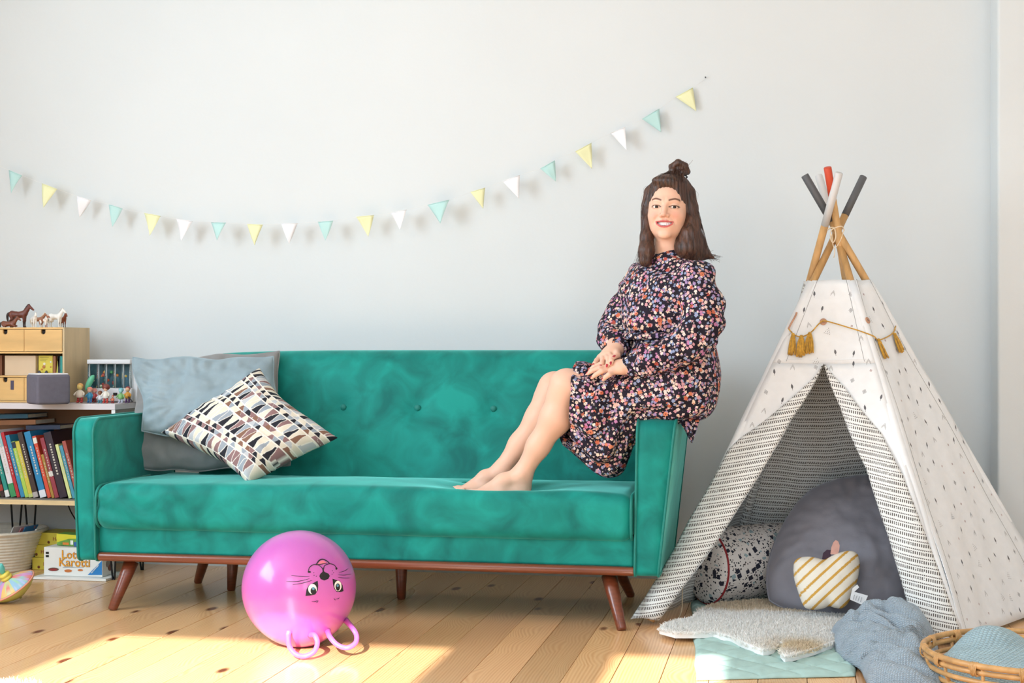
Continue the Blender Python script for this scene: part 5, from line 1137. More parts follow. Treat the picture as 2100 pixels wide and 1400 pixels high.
# ================================================================== on the floor under the shelf
m_rope = M('cream_cotton_rope', (226, 218, 202), .9, .06, 40, bump=.2, bscale=300)
def rope_basket():
    c = (-3.345, 5.79, 0); prof = []; H = .168
    for i in range(13 * 6 + 1):
        z = i / (13 * 6) * H; t = z / H; R = .135 + .062 * t ** 1.1 + .0038 * abs(math.sin(z / (H / 13) * math.pi)); prof.append((R, z + .0005))
    inn = [(r - .012, z) for r, z in prof[::-1]]; inn[-1] = (inn[-1][0], .012); prof = [(.0001, .0005)] + prof + [(prof[-1][0] - .006, H + .005)] + inn + [(.0001, .012)]
    o = new('rope_basket', *lathe(prof, c, 56), m_rope, label='cream coiled rope basket under the shelf', cat='basket')
    hp = [(c[0] + .2 * math.cos(a), c[1] + .2 * math.sin(a), H + .002) for a in np.linspace(0, 2 * math.pi, 60, endpoint=False)]; new('rim_coil', *tube(hp, .007, 8, closed=True), m_rope, o)
    return c
rc_ = rope_basket()
for i, (px, c, lab, an) in enumerate(((36, (226, 222, 216), 'white booklet standing in the rope basket', .5), (44, (200, 120, 120), 'pink striped booklet in the rope basket', .6), (50, (58, 128, 176), 'blue booklet in the rope basket', .55), (62, (236, 232, 226), 'white card leaning at the basket rim', .7))):
    a = at(px, 1100, Y=5.74); MM = rotm(ry=an, rz=rad(-15 + 4 * i), loc=(a[0] - .055, 5.72 + .012 * i, .095)); V, F = boxm(0, .004, 0, .09, 0, .115); new('booklet', xfm(V, MM), F, bmat(c), smooth=False, label=lab, cat='booklet', group='booklets in the rope basket')
def text_mesh(s, size, mat, name, parent, o, ex, ez, depth=.0008, off=0.0, shear=0.0, spacing=1.0):
    cu = bpy.data.curves.new('t', 'FONT'); cu.body = s; cu.size = size; cu.extrude = depth / 2; cu.offset = off; cu.shear = shear; cu.space_character = spacing; cu.resolution_u = 3; ob = bpy.data.objects.new('t', cu); COL.objects.link(ob)
    me = bpy.data.meshes.new_from_object(ob.evaluated_get(bpy.context.evaluated_depsgraph_get())); V = np.array([v.co[:] for v in me.vertices]); F = [tuple(p.vertices) for p in me.polygons]; bpy.data.objects.remove(ob); bpy.data.curves.remove(cu); bpy.data.meshes.remove(me)
    ex = np.array(ex, dtype=float); ez = np.array(ez, dtype=float); n = np.cross(ex, ez); W = np.array(o) + V[:, :1] * ex + V[:, 1:2] * ez + V[:, 2:3] * n
    return new(name, W, F, mat, parent, smooth=False)
m_ybox = M('olive_yellow_card', (206, 190, 66), .5, .05, 10); m_redt = M('dark_red_print', (150, 36, 40), .5); m_wbox = M('white_card', (236, 236, 232), .45, .02); m_bl = M('ravine_blue_print', (38, 128, 196), .5, .02); m_or = M('orange_yellow_print', (246, 190, 52), .5, .1, 120, rgb2=(240, 140, 40)); m_brp = M('brown_print', (110, 58, 30), .5); m_gr = M('leaf_green_card', (110, 160, 70), .5, .2, 30)
HB = []
for i in range(3):
    a = at(66 + 4 * i, 1150, Y=5.80); z0 = .0008 + i * .0535; MM = rotm(rz=rad(3 - 4 * i), loc=(a[0], 5.80 + .005 * i, z0)); V, F = rbox(0, .27, 0, .14, 0, .0525, .0015, 1, 1, 1, 1)
    lab = ('bottom', 'middle', 'top')[i] + ' yellow game box in the stack under the shelf'
    o = new('game_box', xfm(V, MM), F, m_ybox, smooth=False, label=lab, cat='game box', group='yellow game boxes stacked under the shelf')
    ex = MM[:3, 0]; tx = ((.05, .018), (.028, .016), (.076, .02))[i]
    text_mesh('HABA', .022, m_redt, 'brand_print', o, MM[:3, 3] + ex * tx[0] - MM[:3, 1] * .0006 + np.array([0, 0, tx[1]]), ex, (0, 0, 1)); MB().add(*lathe([(.0001, 0), (.006, 0), (.006, .0006), (.0001, .0006)], n=14)).xf(frame(ex, -MM[:3, 1], MM[:3, 3] + ex * (tx[0] - .02) - MM[:3, 1] * .0002 + np.array([0, 0, .012]))).build('age_mark', m_brp, o)
# flat white game board and the game box standing on it
a = at(66, 1188, Y=5.56); b = at(217, 1188, Y=5.56); new('game_board', *rbox(a[0], b[0], 5.56, 5.76, .0008, .0105, .001, 1, 1, 1, 1), m_wbox, smooth=False, label='flat white board lying under the boxed game', cat='game board')
gx0, gx1 = at(90, 1150, Y=5.60)[0], at(210, 1150, Y=5.60)[0]; gz0, gz1 = .0115, at(150, 1123, Y=5.60)[2]
gb = new('game_box', *rbox(gx0, gx1, 5.60, 5.725, gz0, gz1, .0012, 1, 1, 1, 1), m_wbox, smooth=False, label='white carrot game box with orange lettering under the shelf', cat='game box')
def gp(px, py, d=.0008): p = at(px, py, Y=5.60); return np.array([p[0], 5.60 - d, p[2]])
def gpoly(pts, name, mat, d): P = [gp(x, y, d) for x, y in pts]; new(name, P, [tuple(range(len(P)))], mat, gb, smooth=False)
EX, EZ = (1, 0, 0), (0, 0, 1)
for s, px, py, sz in (('Lotti', 126, 1144, .047), ('Karotti', 120.5, 1160, .0485)):
    text_mesh(s, sz, m_brp, 'title_outline', gb, gp(px, py, .0012), EX, EZ, .0008, .0010); text_mesh(s, sz, m_or, 'title_print', gb, gp(px, py, .0024), EX, EZ, .0008, .0002)
gpoly([(180, 1178.5), (209.3, 1178.5), (209.3, 1149)], 'blue_corner', m_bl, .0012)
_d = gp(207, 1153) - gp(188, 1175); _l = np.linalg.norm(_d); _d /= _l; text_mesh('Ravensburger', .0088, m_wbox, 'publisher_print', gb, gp(188.5, 1175.5, .0022), _d, np.array([-_d[2], 0, _d[0]]), .0006, .0002)
for cx, cy, rx, ry in ((140, 1170, 8, 3), (165, 1168.6, 5.5, 2.2)): gpoly([(cx + rx * math.cos(t), cy + ry * math.sin(t)) for t in np.linspace(0, 6.28, 16, endpoint=False)], 'biscuit_picture', bmat((206, 120, 60)), .0012)
gpoly([(110 + 11 * math.cos(t), 1167 + 3.6 * math.sin(t)) for t in np.linspace(0, 6.28, 18, endpoint=False)], 'burrow_picture', bmat((96, 74, 62)), .0012); gpoly([(110 + 8 * math.cos(t), 1167.5 + 2.6 * math.sin(t)) for t in np.linspace(0, 6.28, 18, endpoint=False)], 'burrow_picture', bmat((150, 44, 44)), .0017)
gpoly([(129, 1162.3), (172, 1162.3), (172, 1163.2), (129, 1163.2)], 'subtitle_line', bmat((120, 150, 180)), .0012)
for k in range(2): gpoly([(94, 1131 + 6.5 * k), (100.5, 1131 + 6.5 * k), (100.5, 1135.5 + 6.5 * k), (94, 1135.5 + 6.5 * k)], 'pictogram', m_dark, .0012)
# picture on the box end
for cy_, cz_, r_, c in ((5.65, .06, .02, (150, 140, 134)), (5.67, .045, .022, (130, 70, 60)), (5.70, .07, .010, (150, 60, 50))): new('end_picture', *sphere((gx1 + .0002, cy_, cz_), (.0008, r_, r_ * .8), 8), bmat(c), gb)
MM = rotm(rz=rad(-9), rx=rad(2), loc=(at(113, 1116, Y=5.63)[0], 5.645, gz1 + .0022)); V, F = rbox(0, .135, 0, .055, 0, .048, .0012, 1, 1, 1, 1); cbx = new('card_game_box', xfm(V, MM), F, m_gr, smooth=False, label='small green and yellow card box on the white game box', cat='game box')
V, F = prism([(0, .048), (.05, .048), (.135, .044), (.135, .034), (.06, .030), (.02, .018), (0, .012)], MM[:3, 3] - MM[:3, 1] * .0006, MM[:3, 0], MM[:3, 2], MM[:3, 1], .0004); new('yellow_print', V, F, bmat((222, 214, 60)), cbx, smooth=False)
for q, c in (((.03, .004, .06, .014), (226, 130, 50)), ((.068, .006, .082, .024), (236, 236, 232)), ((.085, .0, .134, .018), (40, 90, 160))): V, F = prism([(q[0], q[1]), (q[2], q[1]), (q[2], q[3]), (q[0], q[3])], MM[:3, 3] - MM[:3, 1] * .0011, MM[:3, 0], MM[:3, 2], MM[:3, 1], .0004); new('printed_panel', V, F, bmat(c), cbx, smooth=False)
# ---- humming top
def humming_top():
    c = at(27, 1198, Y=5.06); axis = np.array([-.36, -.42, .83]); axis /= np.linalg.norm(axis); MM = frame(np.cross([0, 1, 0], axis), axis, c); R = .088
    def col_fn(V):
        L = (V - c) @ MM[:3, :3]; a = np.arctan2(L[:, 1], L[:, 0]); k = np.floor((a + math.pi) / (2 * math.pi) * 9).astype(int) % 9; rr_ = np.hypot(L[:, 0], L[:, 1]); pal = np.array([lin(q) for q in ((150, 196, 190), (222, 150, 130), (196, 206, 150), (150, 190, 214), (206, 150, 200), (232, 190, 110), (160, 206, 176), (230, 130, 120), (186, 190, 222))])
        n = nz(V, 40, 1.0); k2 = (k + (n > .15) * 3 + (n < -.2) * 5) % 9; return pal[k2], rr_
    V, F = lathe([(.0001, -.055), (.004, -.054), (.008, -.046), (.03, -.040), (.065, -.022), (R, 0), (R + .002, .004)], n=64); V = xfm(V, MM); low = V[:, 2].min(); V[:, 2] -= low - .0006; c2 = np.array([0, 0, -(low - .0006)])
    o = new('humming_top', V, F, bmat((206, 206, 110)), label='tin humming top with teal knob lying tilted on the floor', cat='toy')
    V, F = lathe([(R + .0015, .0045), (R - .004, .012), (.06, .026), (.03, .036), (.016, .040)], n=160); sub = []
    V = xfm(V, MM); col, _ = col_fn(V); new('painted_dome', V + c2, F, m_toy, o, col=col)
    V, F = lathe([(R + .003, .002), (R + .0045, .005), (R + .002, .008)], n=64); new('rim', xfm(V, MM) + c2, F, bmat((226, 150, 120)), o)
    V, F = lathe([(.016, .038), (.022, .042), (.022, .050), (.017, .052), (.021, .056), (.020, .064), (.013, .067)], n=28); new('collar', xfm(V, MM) + c2, F, bmat((236, 214, 90)), o)
    V, F = lathe([(.009, .064), (.009, .072), (.015, .080), (.017, .098), (.015, .102), (.0001, .103)], n=24); new('knob', xfm(V, MM) + c2, F, bmat((110, 206, 196)), o)
humming_top()
# ================================================================== the seated woman
m_skin = M('fair_skin', (255, 255, 255), .45, .03, 25, attr=True, sss=.12, spec=.35)
m_hair = M('dark_brown_hair', (34, 21, 18), .40, .25, 110, stretch=(1, 1, .05), bump=.5, bscale=300, rgb2=(92, 60, 45), spec=.5)
m_teeth = M('teeth', (250, 246, 240), .3, .02)
SKIN = np.array(lin((234, 190, 166))); LIP = np.array(lin((202, 100, 100))); NAIL = np.array(lin((176, 40, 60))); BROW = np.array(lin((104, 70, 56)))
J = dict(
    hipL=at(1418, 812, Y=5.06), kneeL=at(1165, 792, Y=5.03), ankL=at(1073, 968, Y=5.07),
    hipR=at(1400, 812, Y=5.24), kneeR=at(1140, 797, Y=5.20), ankR=at(1030, 962, Y=5.18),
    shL=at(1432, 566, Y=5.02), elL=at(1428, 692, Y=4.97), wrL=at(1290, 750, Y=4.965),
    shR=at(1312, 570, Y=5.25), elR=at(1264, 678, Y=5.22), wrR=at(1262, 716, Y=5.045))
eyemid = at(1364, 423.5, Y=5.035)
_cv = np.array([-eyemid[0], -eyemid[1], 0]); _cv /= np.linalg.norm(_cv); _lf = np.array([-math.cos(TH), -math.sin(TH), 0]); fw = _cv * math.cos(rad(9)) + _lf * math.sin(rad(9)); fw /= np.linalg.norm(fw)
ex_ = np.array([-fw[1], fw[0], 0]); upv = np.array([0, 0, 1.0]) * math.cos(rad(2.5)) + ex_ * math.sin(rad(2.5)); ex_ = ex_ * math.cos(rad(2.5)) - np.array([0, 0, 1.0]) * math.sin(rad(2.5))
HM = np.eye(4); HM[:3, 0] = ex_; HM[:3, 1] = fw; HM[:3, 2] = upv; HM[:3, 3] = eyemid - fw * .076
PV, PF, PC, PN = [], [], [], 0
def add_body(V, F, C):
    global PN
    PV.append(V); PF.extend([tuple(int(i) + PN for i in f) for f in F]); PC.append(C); PN += len(V)
# ---- head and neck (head frame: x image right, y forward, z up, origin behind the eyes)
def head_sdf(P):
    ax_ = np.abs(P[:, 0]); S = np.stack([ax_, P[:, 1], P[:, 2]], 1)      # mirrored halves
    d = s_ell(P, (0, -.012, .030), (.073, .090, .082))
    d = smin(d, s_ell(P, (0, .016, -.028), (.0655, .066, .083)), .025)
    d = smin(d, s_ell(P, (0, .020, -.066), (.053, .054, .042)), .02)
    d = smin(d, s_ell(S, (.034, .052, -.030), (.025, .024, .021)), .022)             # cheeks, lifted by the smile
    d = smin(d, s_ell(P, (0, .066, -.096), (.020, .014, .013)), .018)                # chin
    d = smin(d, s_caps(S, (.008, .078, .020), (.040, .066, .022), .0075, .005), .014)  # brow
    d = smax(d, -s_ell(S, (.031, .092, .001), (.017, .016, .0105)), .010)            # eye sockets
    d = smin(d, s_ell(S, (.031, .0672, 0), (.0150, .0142, .0135)), .004)             # lids
    d = smin(d, s_chain(P, [(0, .079, .012), (0, .088, -.008), (0, .0985, -.027)], [.0065, .0072, .0095], .008), .010)   # nose
    d = smin(d, s_ell(S, (.0115, .086, -.0315), (.0075, .0095, .0068)), .007)
    d = smax(d, -s_ell(S, (.0065, .0955, -.0385), (.0034, .004, .003)), .003)        # nostrils
    # smile fold and mouth
    d = smax(d, -s_chain(S, [(.0225, .084, -.034), (.031, .078, -.046), (.0355, .071, -.058)], [.0014, .002, .0012], .003), .010)
    d = smin(d, s_ell(P, (0, .064, -.060), (.030, .020, .020)), .014)
    z2 = P[:, 2] - (ax_ / .030) ** 2 * .0125
    d = smin(d, s_chain(S, [(0, .0835, -.0508), (.006, .0845, -.0492), (.018, .0785, -.0515), (.0305, .0665, -.0540)], [.0036, .0038, .0034, .0022], .003), .004)
    Q = np.stack([P[:, 0], P[:, 1], z2], 1)
    d = smin(d, s_chain(np.stack([ax_, P[:, 1], z2], 1), [(0, .0810, -.0680), (.014, .0775, -.0676), (.029, .0655, -.0672)], [.0047, .0043, .0022], .003), .004)
    op = np.maximum(np.maximum((z2 + .0535) , -(z2 + .0665)), np.maximum(P[:, 2] + .0534, ax_ - .0265)); op = np.maximum(op, .062 - P[:, 1])
    d = smax(d, -op, .0015)
    d = smax(d, -s_ell(S, (.031, .0835, -.0010), (.0138, .0125, .0047)), .002)       # eye slits
    # neck
    d = smin(d, s_chain(P, [(0, -.022, -.045), (.002, -.020, -.12), (.004, -.030, -.20)], [.050, .047, .056], .02), .018)
    return d
V, F = sdf_mesh(head_sdf, (-.092, -.115, -.215), (.092, .115, .125), .0019)
C = np.tile(SKIN, (len(V), 1)); x, y, z = V.T; axx = abs(x); z2 = z - (axx / .030) ** 2 * .0125
def blend(C, col, w): w = np.clip(w, 0, 1)[:, None]; return C * (1 - w) + col * w
C = blend(C, np.array(lin((226, 150, 134))), .55 * np.exp(-(((axx - .038) / .016) ** 2 + ((z + .030) / .014) ** 2)) * (y > .03))
C = blend(C, np.array(lin((222, 156, 138))), .40 * np.exp(-((x / .013) ** 2 + ((z + .030) / .010) ** 2)) * (y > .085))
fr_ = y > .052
C = blend(C, LIP, np.where(fr_ & (axx < .0315) & (z < -.0468 - .0035 * (axx / .03)) & (z > -.0560) & (z2 < .02), 1, 0) * np.clip((-.0462 - z) / .0012, 0, 1))
C = blend(C, LIP, np.where(fr_ & (axx < .0300) & (z2 < -.0630) & (z2 > -.0728) & (z < -.0535), 1, 0))
C = blend(C, np.array(lin((120, 40, 44))), np.where((y < .066) & (y > .03) & (axx < .028) & (z < -.052) & (z > -.068) & (z2 < -.05), 1, 0))
bz = .0215 + .006 * np.sin(np.clip((axx - .014) / .036, 0, 1) * 2.3) - .004 * np.clip((axx - .034) / .016, 0, 1)
C = blend(C, BROW, 1.0 * np.exp(-((z - bz) / .0034) ** 4) * (axx > .013) * (axx < .049) * (y > .03))
eyd = np.sqrt(((axx - .031) / .0138) ** 2 + ((z + .0012) / .0050) ** 2); C = blend(C, np.array(lin((48, 30, 28))), np.clip(1.25 - abs(eyd - 1.10) / .30, 0, 1) * np.where(z > -.0015, 1.0, .35) * (y > .06))
add_body(xfm(V, HM), F[:, ::-1], C)
# ---- legs and feet
def leg_sdf(hip, knee, ank, toes, heel, ball, s):
    hip, knee, ank, heel, ball = [np.array(q) for q in (hip, knee, ank, heel, ball)]
    sh = ank - knee; back = np.cross(sh, [0, 1.0, 0]); back /= np.linalg.norm(back); back = back if back[0] > 0 else -back
    calf = knee + sh * .33 + back * .014; low = knee + sh * .68 + back * .004
    patella = knee + np.array([-.012, 0, .006])
    def f(P):
        d = s_chain(P, [hip, (hip + knee) / 2, knee], [.070, .064, .054], .05)
        d = smin(d, s_caps(P, patella, patella + sh * .12, .046, .040), .03)
        d = smin(d, s_chain(P, [knee, calf, low, ank], [.050, .0535, .038, .0315], .03), .03)
        d = smin(d, s_chain(P, [ank, heel + [0, 0, .016], heel], [.030, .027, .024], .02), .02)
        mid = (ank + ball) / 2 + np.array([.006, 0, .004])
        d = smin(d, s_chain(P, [ank + [-.004, 0, -.012], mid, ball], [.031, .0265, .0165], .02), .02)
        for oy in (-.022, .020): d = smin(d, s_chain(P, [heel + [0, oy * .3, 0], (heel + ball) / 2 + [0, oy * .9, -.002], ball + [0, oy, 0]], [.020, .017, .0145], .015), .018)
        d = smin(d, s_ell(P, ank + np.array([.0, -.026 if s > 0 else .0, -.004]), (.012, .012, .014)), .012)
        for t0, t1, r in toes: d = smin(d, s_chain(P, [t0, (np.array(t0) + t1) / 2 + [0, 0, .003], t1], [r * 1.1, r, r * .95], .005), .006)
        return d
    return f
def toes_for(big, small, ball, n=5):
    out = []; rs = [.0105, .0078, .0074, .0072, .0070]
    for i in range(n):
        t = i / 4; tip = np.array(big) * (1 - t) + np.array(small) * t + np.array([-.006 * math.sin(t * 3.14), 0, 0]); b = ball + (np.array([0, (big[1] + small[1]) / 2 - ball[1], 0])) + np.array([.0, (big[1] - small[1]) * (.5 - t) * .8, .0]); out.append((b, tip, rs[i]))
    return out
heelL, ballL = at(1072, 1004, Y=5.075), at(985, 1010, Y=5.045); heelR, ballR = at(1038, 994, Y=5.19), at(955, 1002, Y=5.165)
tL = toes_for(at(947, 1011, Y=5.075), at(978, 1017, Y=4.995), ballL); tR = toes_for(at(922, 1004, Y=5.185), at(950, 1010, Y=5.115), ballR)
def bounds(pts, m): pts = np.array(pts); return pts.min(0) - m, pts.max(0) + m
NAILS = []
for hp, kn, an, to, he, ba, s in ((J['hipL'], J['kneeL'], J['ankL'], tL, heelL, ballL, 1), (J['hipR'], J['kneeR'], J['ankR'], tR, heelR, ballR, -1)):
    lo, hi = bounds([kn + [.12, 0, 0], kn, an, he, ba] + [t[1] for t in to], .095); V, F = sdf_mesh(leg_sdf(hp, kn, an, to, he, ba, s), lo, hi, .0034)
    C = np.tile(SKIN, (len(V), 1)); k = np.exp(-np.linalg.norm(V - kn, axis=1) ** 2 / .05 ** 2); C = blend(C, np.array(lin((232, 176, 152))), k * .4)
    for t0, t1, r in to:
        C = blend(C, np.array(lin((228, 160, 150))), np.exp(-np.linalg.norm(V - t1, axis=1) ** 2 / .012 ** 2) * .5)
        C = blend(C, np.array(lin((236, 214, 208))), np.where(np.linalg.norm(V - (np.array(t1) + [-.004, 0, r * .9]), axis=1) < .0045, .8, 0))
    add_body(V, F, C)
# ---- forearms and hands
def hand_sdf(el, wr, palm, fingers, thumb):
    def f(P):
        d = s_chain(P, [el + (wr - el) * .55, wr], [.040, .0275], .01)
        kn = [np.array(q[0]) for q in fingers]; kc = np.mean(kn, axis=0)
        d = smin(d, s_chain(P, [wr, (np.array(wr) + kc) / 2, kc], [.0250, .0225, .0165], .01), .015)
        for q in kn: d = smin(d, s_chain(P, [wr + (q - kc) * .35, (np.array(wr) + q) / 2 + (q - kc) * .2, q], [.0165, .0135, .0105], .01), .012)
        for q in fingers: d = smin(d, s_chain(P, list(q), [.0102, .0090, .0080, .0064][:len(q)], .003), .0035)
        d = smin(d, s_chain(P, list(thumb), [.0150, .0105, .0075][:len(thumb)], .004), .006)
        return d
    return f
def fing(a, b, c, d): return [np.array(at(*a[:2], Y=a[2])), np.array(at(*b[:2], Y=b[2])), np.array(at(*c[:2], Y=c[2])), np.array(at(*d[:2], Y=d[2]))]
fL = [fing((1246, 746, 4.985), (1231, 747, 4.965), (1219, 752, 4.962), (1209, 758, 4.965)), fing((1247, 752, 4.965), (1229, 755, 4.944), (1215, 760, 4.942), (1205, 766, 4.948)), fing((1250, 757, 4.948), (1234, 761, 4.930), (1222, 768, 4.930), (1214, 774, 4.935)), fing((1256, 762, 4.936), (1249, 768, 4.922), (1242, 773, 4.922), (1237, 778, 4.926))]
tLh = [at(1272, 744, Y=5.00), at(1252, 738, Y=5.02), at(1236, 742, Y=5.02)]
fR = [fing((1250, 727, 5.000), (1254, 733, 4.968), (1254, 740, 4.945), (1253, 746, 4.938)), fing((1244, 728, 5.006), (1247, 735, 4.970), (1247, 744, 4.945), (1245, 751, 4.936)), fing((1237, 730, 5.012), (1236, 737, 4.980), (1234, 745, 4.958), (1232, 752, 4.948)), fing((1230, 733, 5.018), (1224, 739, 4.992), (1220, 745, 4.975), (1217, 750, 4.968))]
tRh = [at(1264, 722, Y=5.02), at(1266, 728, Y=4.985), at(1259, 733, Y=4.962)]
for el, wr, fi, th in ((J['elL'], J['wrL'], fL, tLh), (J['elR'], J['wrR'], fR, tRh)):
    lo, hi = bounds([wr + (el - wr) * .40] + [p for q in fi for p in q] + list(th) + [wr], .042); V, F = sdf_mesh(hand_sdf(el, wr, None, fi, th), lo, hi, .0021)
    C = np.tile(SKIN, (len(V), 1)); 
    for q in fi + [th]:
        tip, pre = q[-1], q[-2]; dv = tip - pre; dv /= np.linalg.norm(dv); n = np.array([0, -.55, .83]) if q is not th else np.array([0, -.8, .6]); n = n - dv * (n @ dv); n /= np.linalg.norm(n); c = tip + n * .0058 + dv * .001
        L_ = (V - c) @ dv; S_ = np.linalg.norm((V - c) - np.outer(L_, dv), axis=1); C = blend(C, NAIL, np.where((abs(L_) < .0062) & (S_ < .0042), 1, 0))
        C = blend(C, np.array(lin((232, 160, 146))), .35 * np.exp(-np.linalg.norm(V - q[1], axis=1) ** 2 / .008 ** 2))
    add_body(V, F, C)
# ---- trunk (under the dress) so that head, arms and legs belong to one body
tf = np.array([-.70, -.714, 0]); ts = np.array([.714, -.70, 0]); TC = (J['shL'] + J['shR']) / 2 * [1, 1, 0]; TC = TC + tf * .0
pel = (J['hipL'] + J['hipR']) / 2
def tl(P): Q = P - TC.astype(np.float32); return np.stack([Q @ ts.astype(np.float32), Q @ tf.astype(np.float32), P[:, 2]], 1)
nb = xfm([(.004, -.030, -.20)], HM)[0]
def trunk(P):
    q = tl(P); d = s_ell(q, (0, -.01, 1.13), (.135, .095, .16)); d = smin(d, s_ell(q, (0, -.02, .96), (.115, .085, .15)), .05); d = smin(d, s_caps(P, J['shL'] - [0, 0, .01], J['shR'] - [0, 0, .01], .048), .05)
    d = smin(d, s_ell(P, pel + np.array([.01, 0, .02]), (.095, .115, .075)), .06); d = smin(d, s_caps(P, nb, nb + [0, 0, -.06], .052, .07), .03)
    for a, b, c in (('shL', 'elL', 'wrL'), ('shR', 'elR', 'wrR')): d = smin(d, s_chain(P, [J[a], J[b], J[b] + (J[c] - J[b]) * .6], [.046, .036, .034], .03), .03)
    for a, b in (('hipL', 'kneeL'), ('hipR', 'kneeR')): d = smin(d, s_chain(P, [J[a], (J[a] + J[b]) / 2], [.068, .062], .03), .04)
    return d
lo, hi = bounds([J['shL'], J['shR'], J['elL'], J['elR'], pel, pel + [.1, .0, -.02], J['kneeL'], nb, J['wrR']], .13); V, F = sdf_mesh(trunk, lo, hi, .011); add_body(V, F, np.tile(SKIN, (len(V), 1)))
person = new('person', np.concatenate(PV), PF, m_skin, col=np.concatenate(PC), origin=(pel[0], pel[1], .70), label='smiling woman in a dark floral dress sitting on the sofa arm', cat='person')
# ---- eyes and teeth
gz = np.array([math.sin(rad(9)), math.cos(rad(9)), -.04]); gz /= np.linalg.norm(gz)
for s in (-1, 1):
    V, F = sphere((0, 0, 0), 1.0, 24); c = V @ gz; col = np.tile(lin((236, 230, 224)), (len(V), 1)); col[c > math.cos(.54)] = lin((70, 50, 34)); col[c > math.cos(.28)] = lin((16, 12, 12)); V = V * .0122 + np.array([s * .031, .0672, -.0004]); new('eye', xfm(V, HM), F[::-1] and [f[::-1] for f in F], M('eye_surface', (255, 255, 255), .18, .0, attr=True, spec=.3), person, col=col)
def teeth_fn(u, v):
    x = (u - .5) * .050; return np.stack([x, .0735 - 16 * x * x + .0006 * np.cos(x * 2 * math.pi / .0062), -.0520 - .0125 * v], 1)
V, F, _ = grid(teeth_fn, 60, 6); new('teeth', xfm(V, HM), F, m_teeth, person, solid=.002)
# ---- hair
def hair_sdf(P):
    d = s_ell(P, (0, -.018, .034), (.081, .096, .086))
    d = smin(d, s_ell(P, (.008, .002, .084), (.058, .062, .034)), .025)
    cut = s_ell(P, (0, .120, -.020), (.082, .092, .108)); d = smax(d, -cut, .010)
    d = smin(d, s_ell(P, (-.006, .052, .092), (.046, .026, .017)), .02)                 # swept-up front
    lf = s_chain(P, [(-.066, .000, .055), (-.0735, .012, .010), (-.072, .020, -.045), (-.068, .030, -.10), (-.064, .040, -.15), (-.066, .044, -.185)], [.022, .017, .0165, .021, .027, .022], .012)
    rt = s_chain(P, [(.068, -.004, .055), (.080, .006, .005), (.087, .012, -.05), (.082, .022, -.09), (.078, .024, -.135), (.086, .016, -.160)], [.024, .0215, .027, .036, .044, .036], .014)
    rt = smin(rt, s_chain(P, [(.105, .0, -.12), (.125, -.004, -.15), (.165, -.006, -.168)], [.034, .024, .004], .01), .02)
    bk = s_chain(P, [(0, -.055, .02), (0, -.062, -.07), (.01, -.055, -.14)], [.078, .074, .060], .03)
    d = smin(d, lf, .018); d = smin(d, rt, .018); d = smin(d, bk, .03)
    face = s_ell(P, (-.004, .097, -.040), (.066, .085, .098)); d = smax(d, -face, .006)
    # knot on top
    kn = s_ell(P, (.030, -.015, .137), (.026, .026, .021)); kn = smin(kn, s_chain(P, [(.006, -.02, .126), (.008, .002, .146), (.028, .006, .160), (.050, -.004, .150), (.056, -.02, .132), (.044, .008, .126)], [.011, .0125, .012, .0115, .011, .010], .004), .005)
    kn = smin(kn, s_caps(P, (-.012, -.01, .118), (.012, .012, .132), .006, .011), .004)
    d = smin(d, kn, .005)
    # strand grooves
    a = np.arctan2(P[:, 0], P[:, 1] + .02); g = np.sin(a * 46 + P[:, 2] * 60 * np.sign(P[:, 0])) * .0011 + np.sin(a * 90 + P[:, 2] * 25) * .0006
    return d + g
V, F = sdf_mesh(hair_sdf, (-.115, -.150, -.225), (.185, .098, .190), .0031)
mbH = MB(); mbH.add(xfm(V, HM), F[:, ::-1].tolist())
rg = np.random.default_rng(11)
def strands(ch, rs, n, r=.0007, spread=1.0, start=0.0):
    ch = np.array(ch); rs = np.array(rs)
    for i in range(n):
        a = rg.uniform(0, 6.283); k = rg.uniform(.75, 1.10) * spread; off = np.array([math.cos(a), math.sin(a) * .9, 0]); P = ch + off * (rs * k)[:, None] + rg.normal(0, .0022, ch.shape); P[-1] += rg.normal(0, .010, 3) * [1, 1, .9]
        S = smooth_path(P, 22); S = S[int(start * 22):]; mbH.tube(xfm(S, HM), r * np.linspace(1, .5, len(S)), 4, cap=False)
strands([(-.060, .000, .070), (-.0735, .012, .010), (-.072, .020, -.045), (-.068, .030, -.10), (-.064, .040, -.15), (-.066, .044, -.195)], [.018, .0175, .017, .021, .027, .026], 90)
strands([(.062, -.004, .070), (.080, .006, .005), (.087, .012, -.05), (.082, .022, -.09), (.080, .024, -.135), (.088, .016, -.175)], [.02, .022, .027, .036, .045, .042], 110)
strands([(.090, -.004, .00), (.105, .0, -.06), (.115, -.002, -.11), (.130, -.004, -.150), (.168, -.006, -.166)], [.012, .018, .026, .020, .008], 40)
strands([(.028, .05, .09), (.025, .03, .115), (.024, .0, .135), (.03, -.02, .155)], [.03, .028, .024, .02], 50, spread=.95)
strands([(-.03, .055, .085), (-.012, .03, .112), (.015, .0, .130), (.03, -.02, .145)], [.016, .016, .014, .012], 40)
for i in range(16):   # fly-away wisps
    a = rg.uniform(-1.9, 1.9); c0 = np.array([math.sin(a) * .08, rg.uniform(-.03, .02), .03 + math.cos(a) * .08]); dd_ = np.array([math.sin(a) * .012 + rg.normal(0, .006), rg.normal(0, .01), .006 + rg.normal(0, .006)]); S = smooth_path([c0 * .96, c0 + dd_ * .6, c0 + dd_ + [math.sin(a) * .006, 0, -.014], c0 + dd_ * .7 + [math.sin(a) * .008, 0, -.04]], 14); mbH.tube(xfm(S, HM), .0003, 4, cap=False)
mbH.build('hair', m_hair, person)
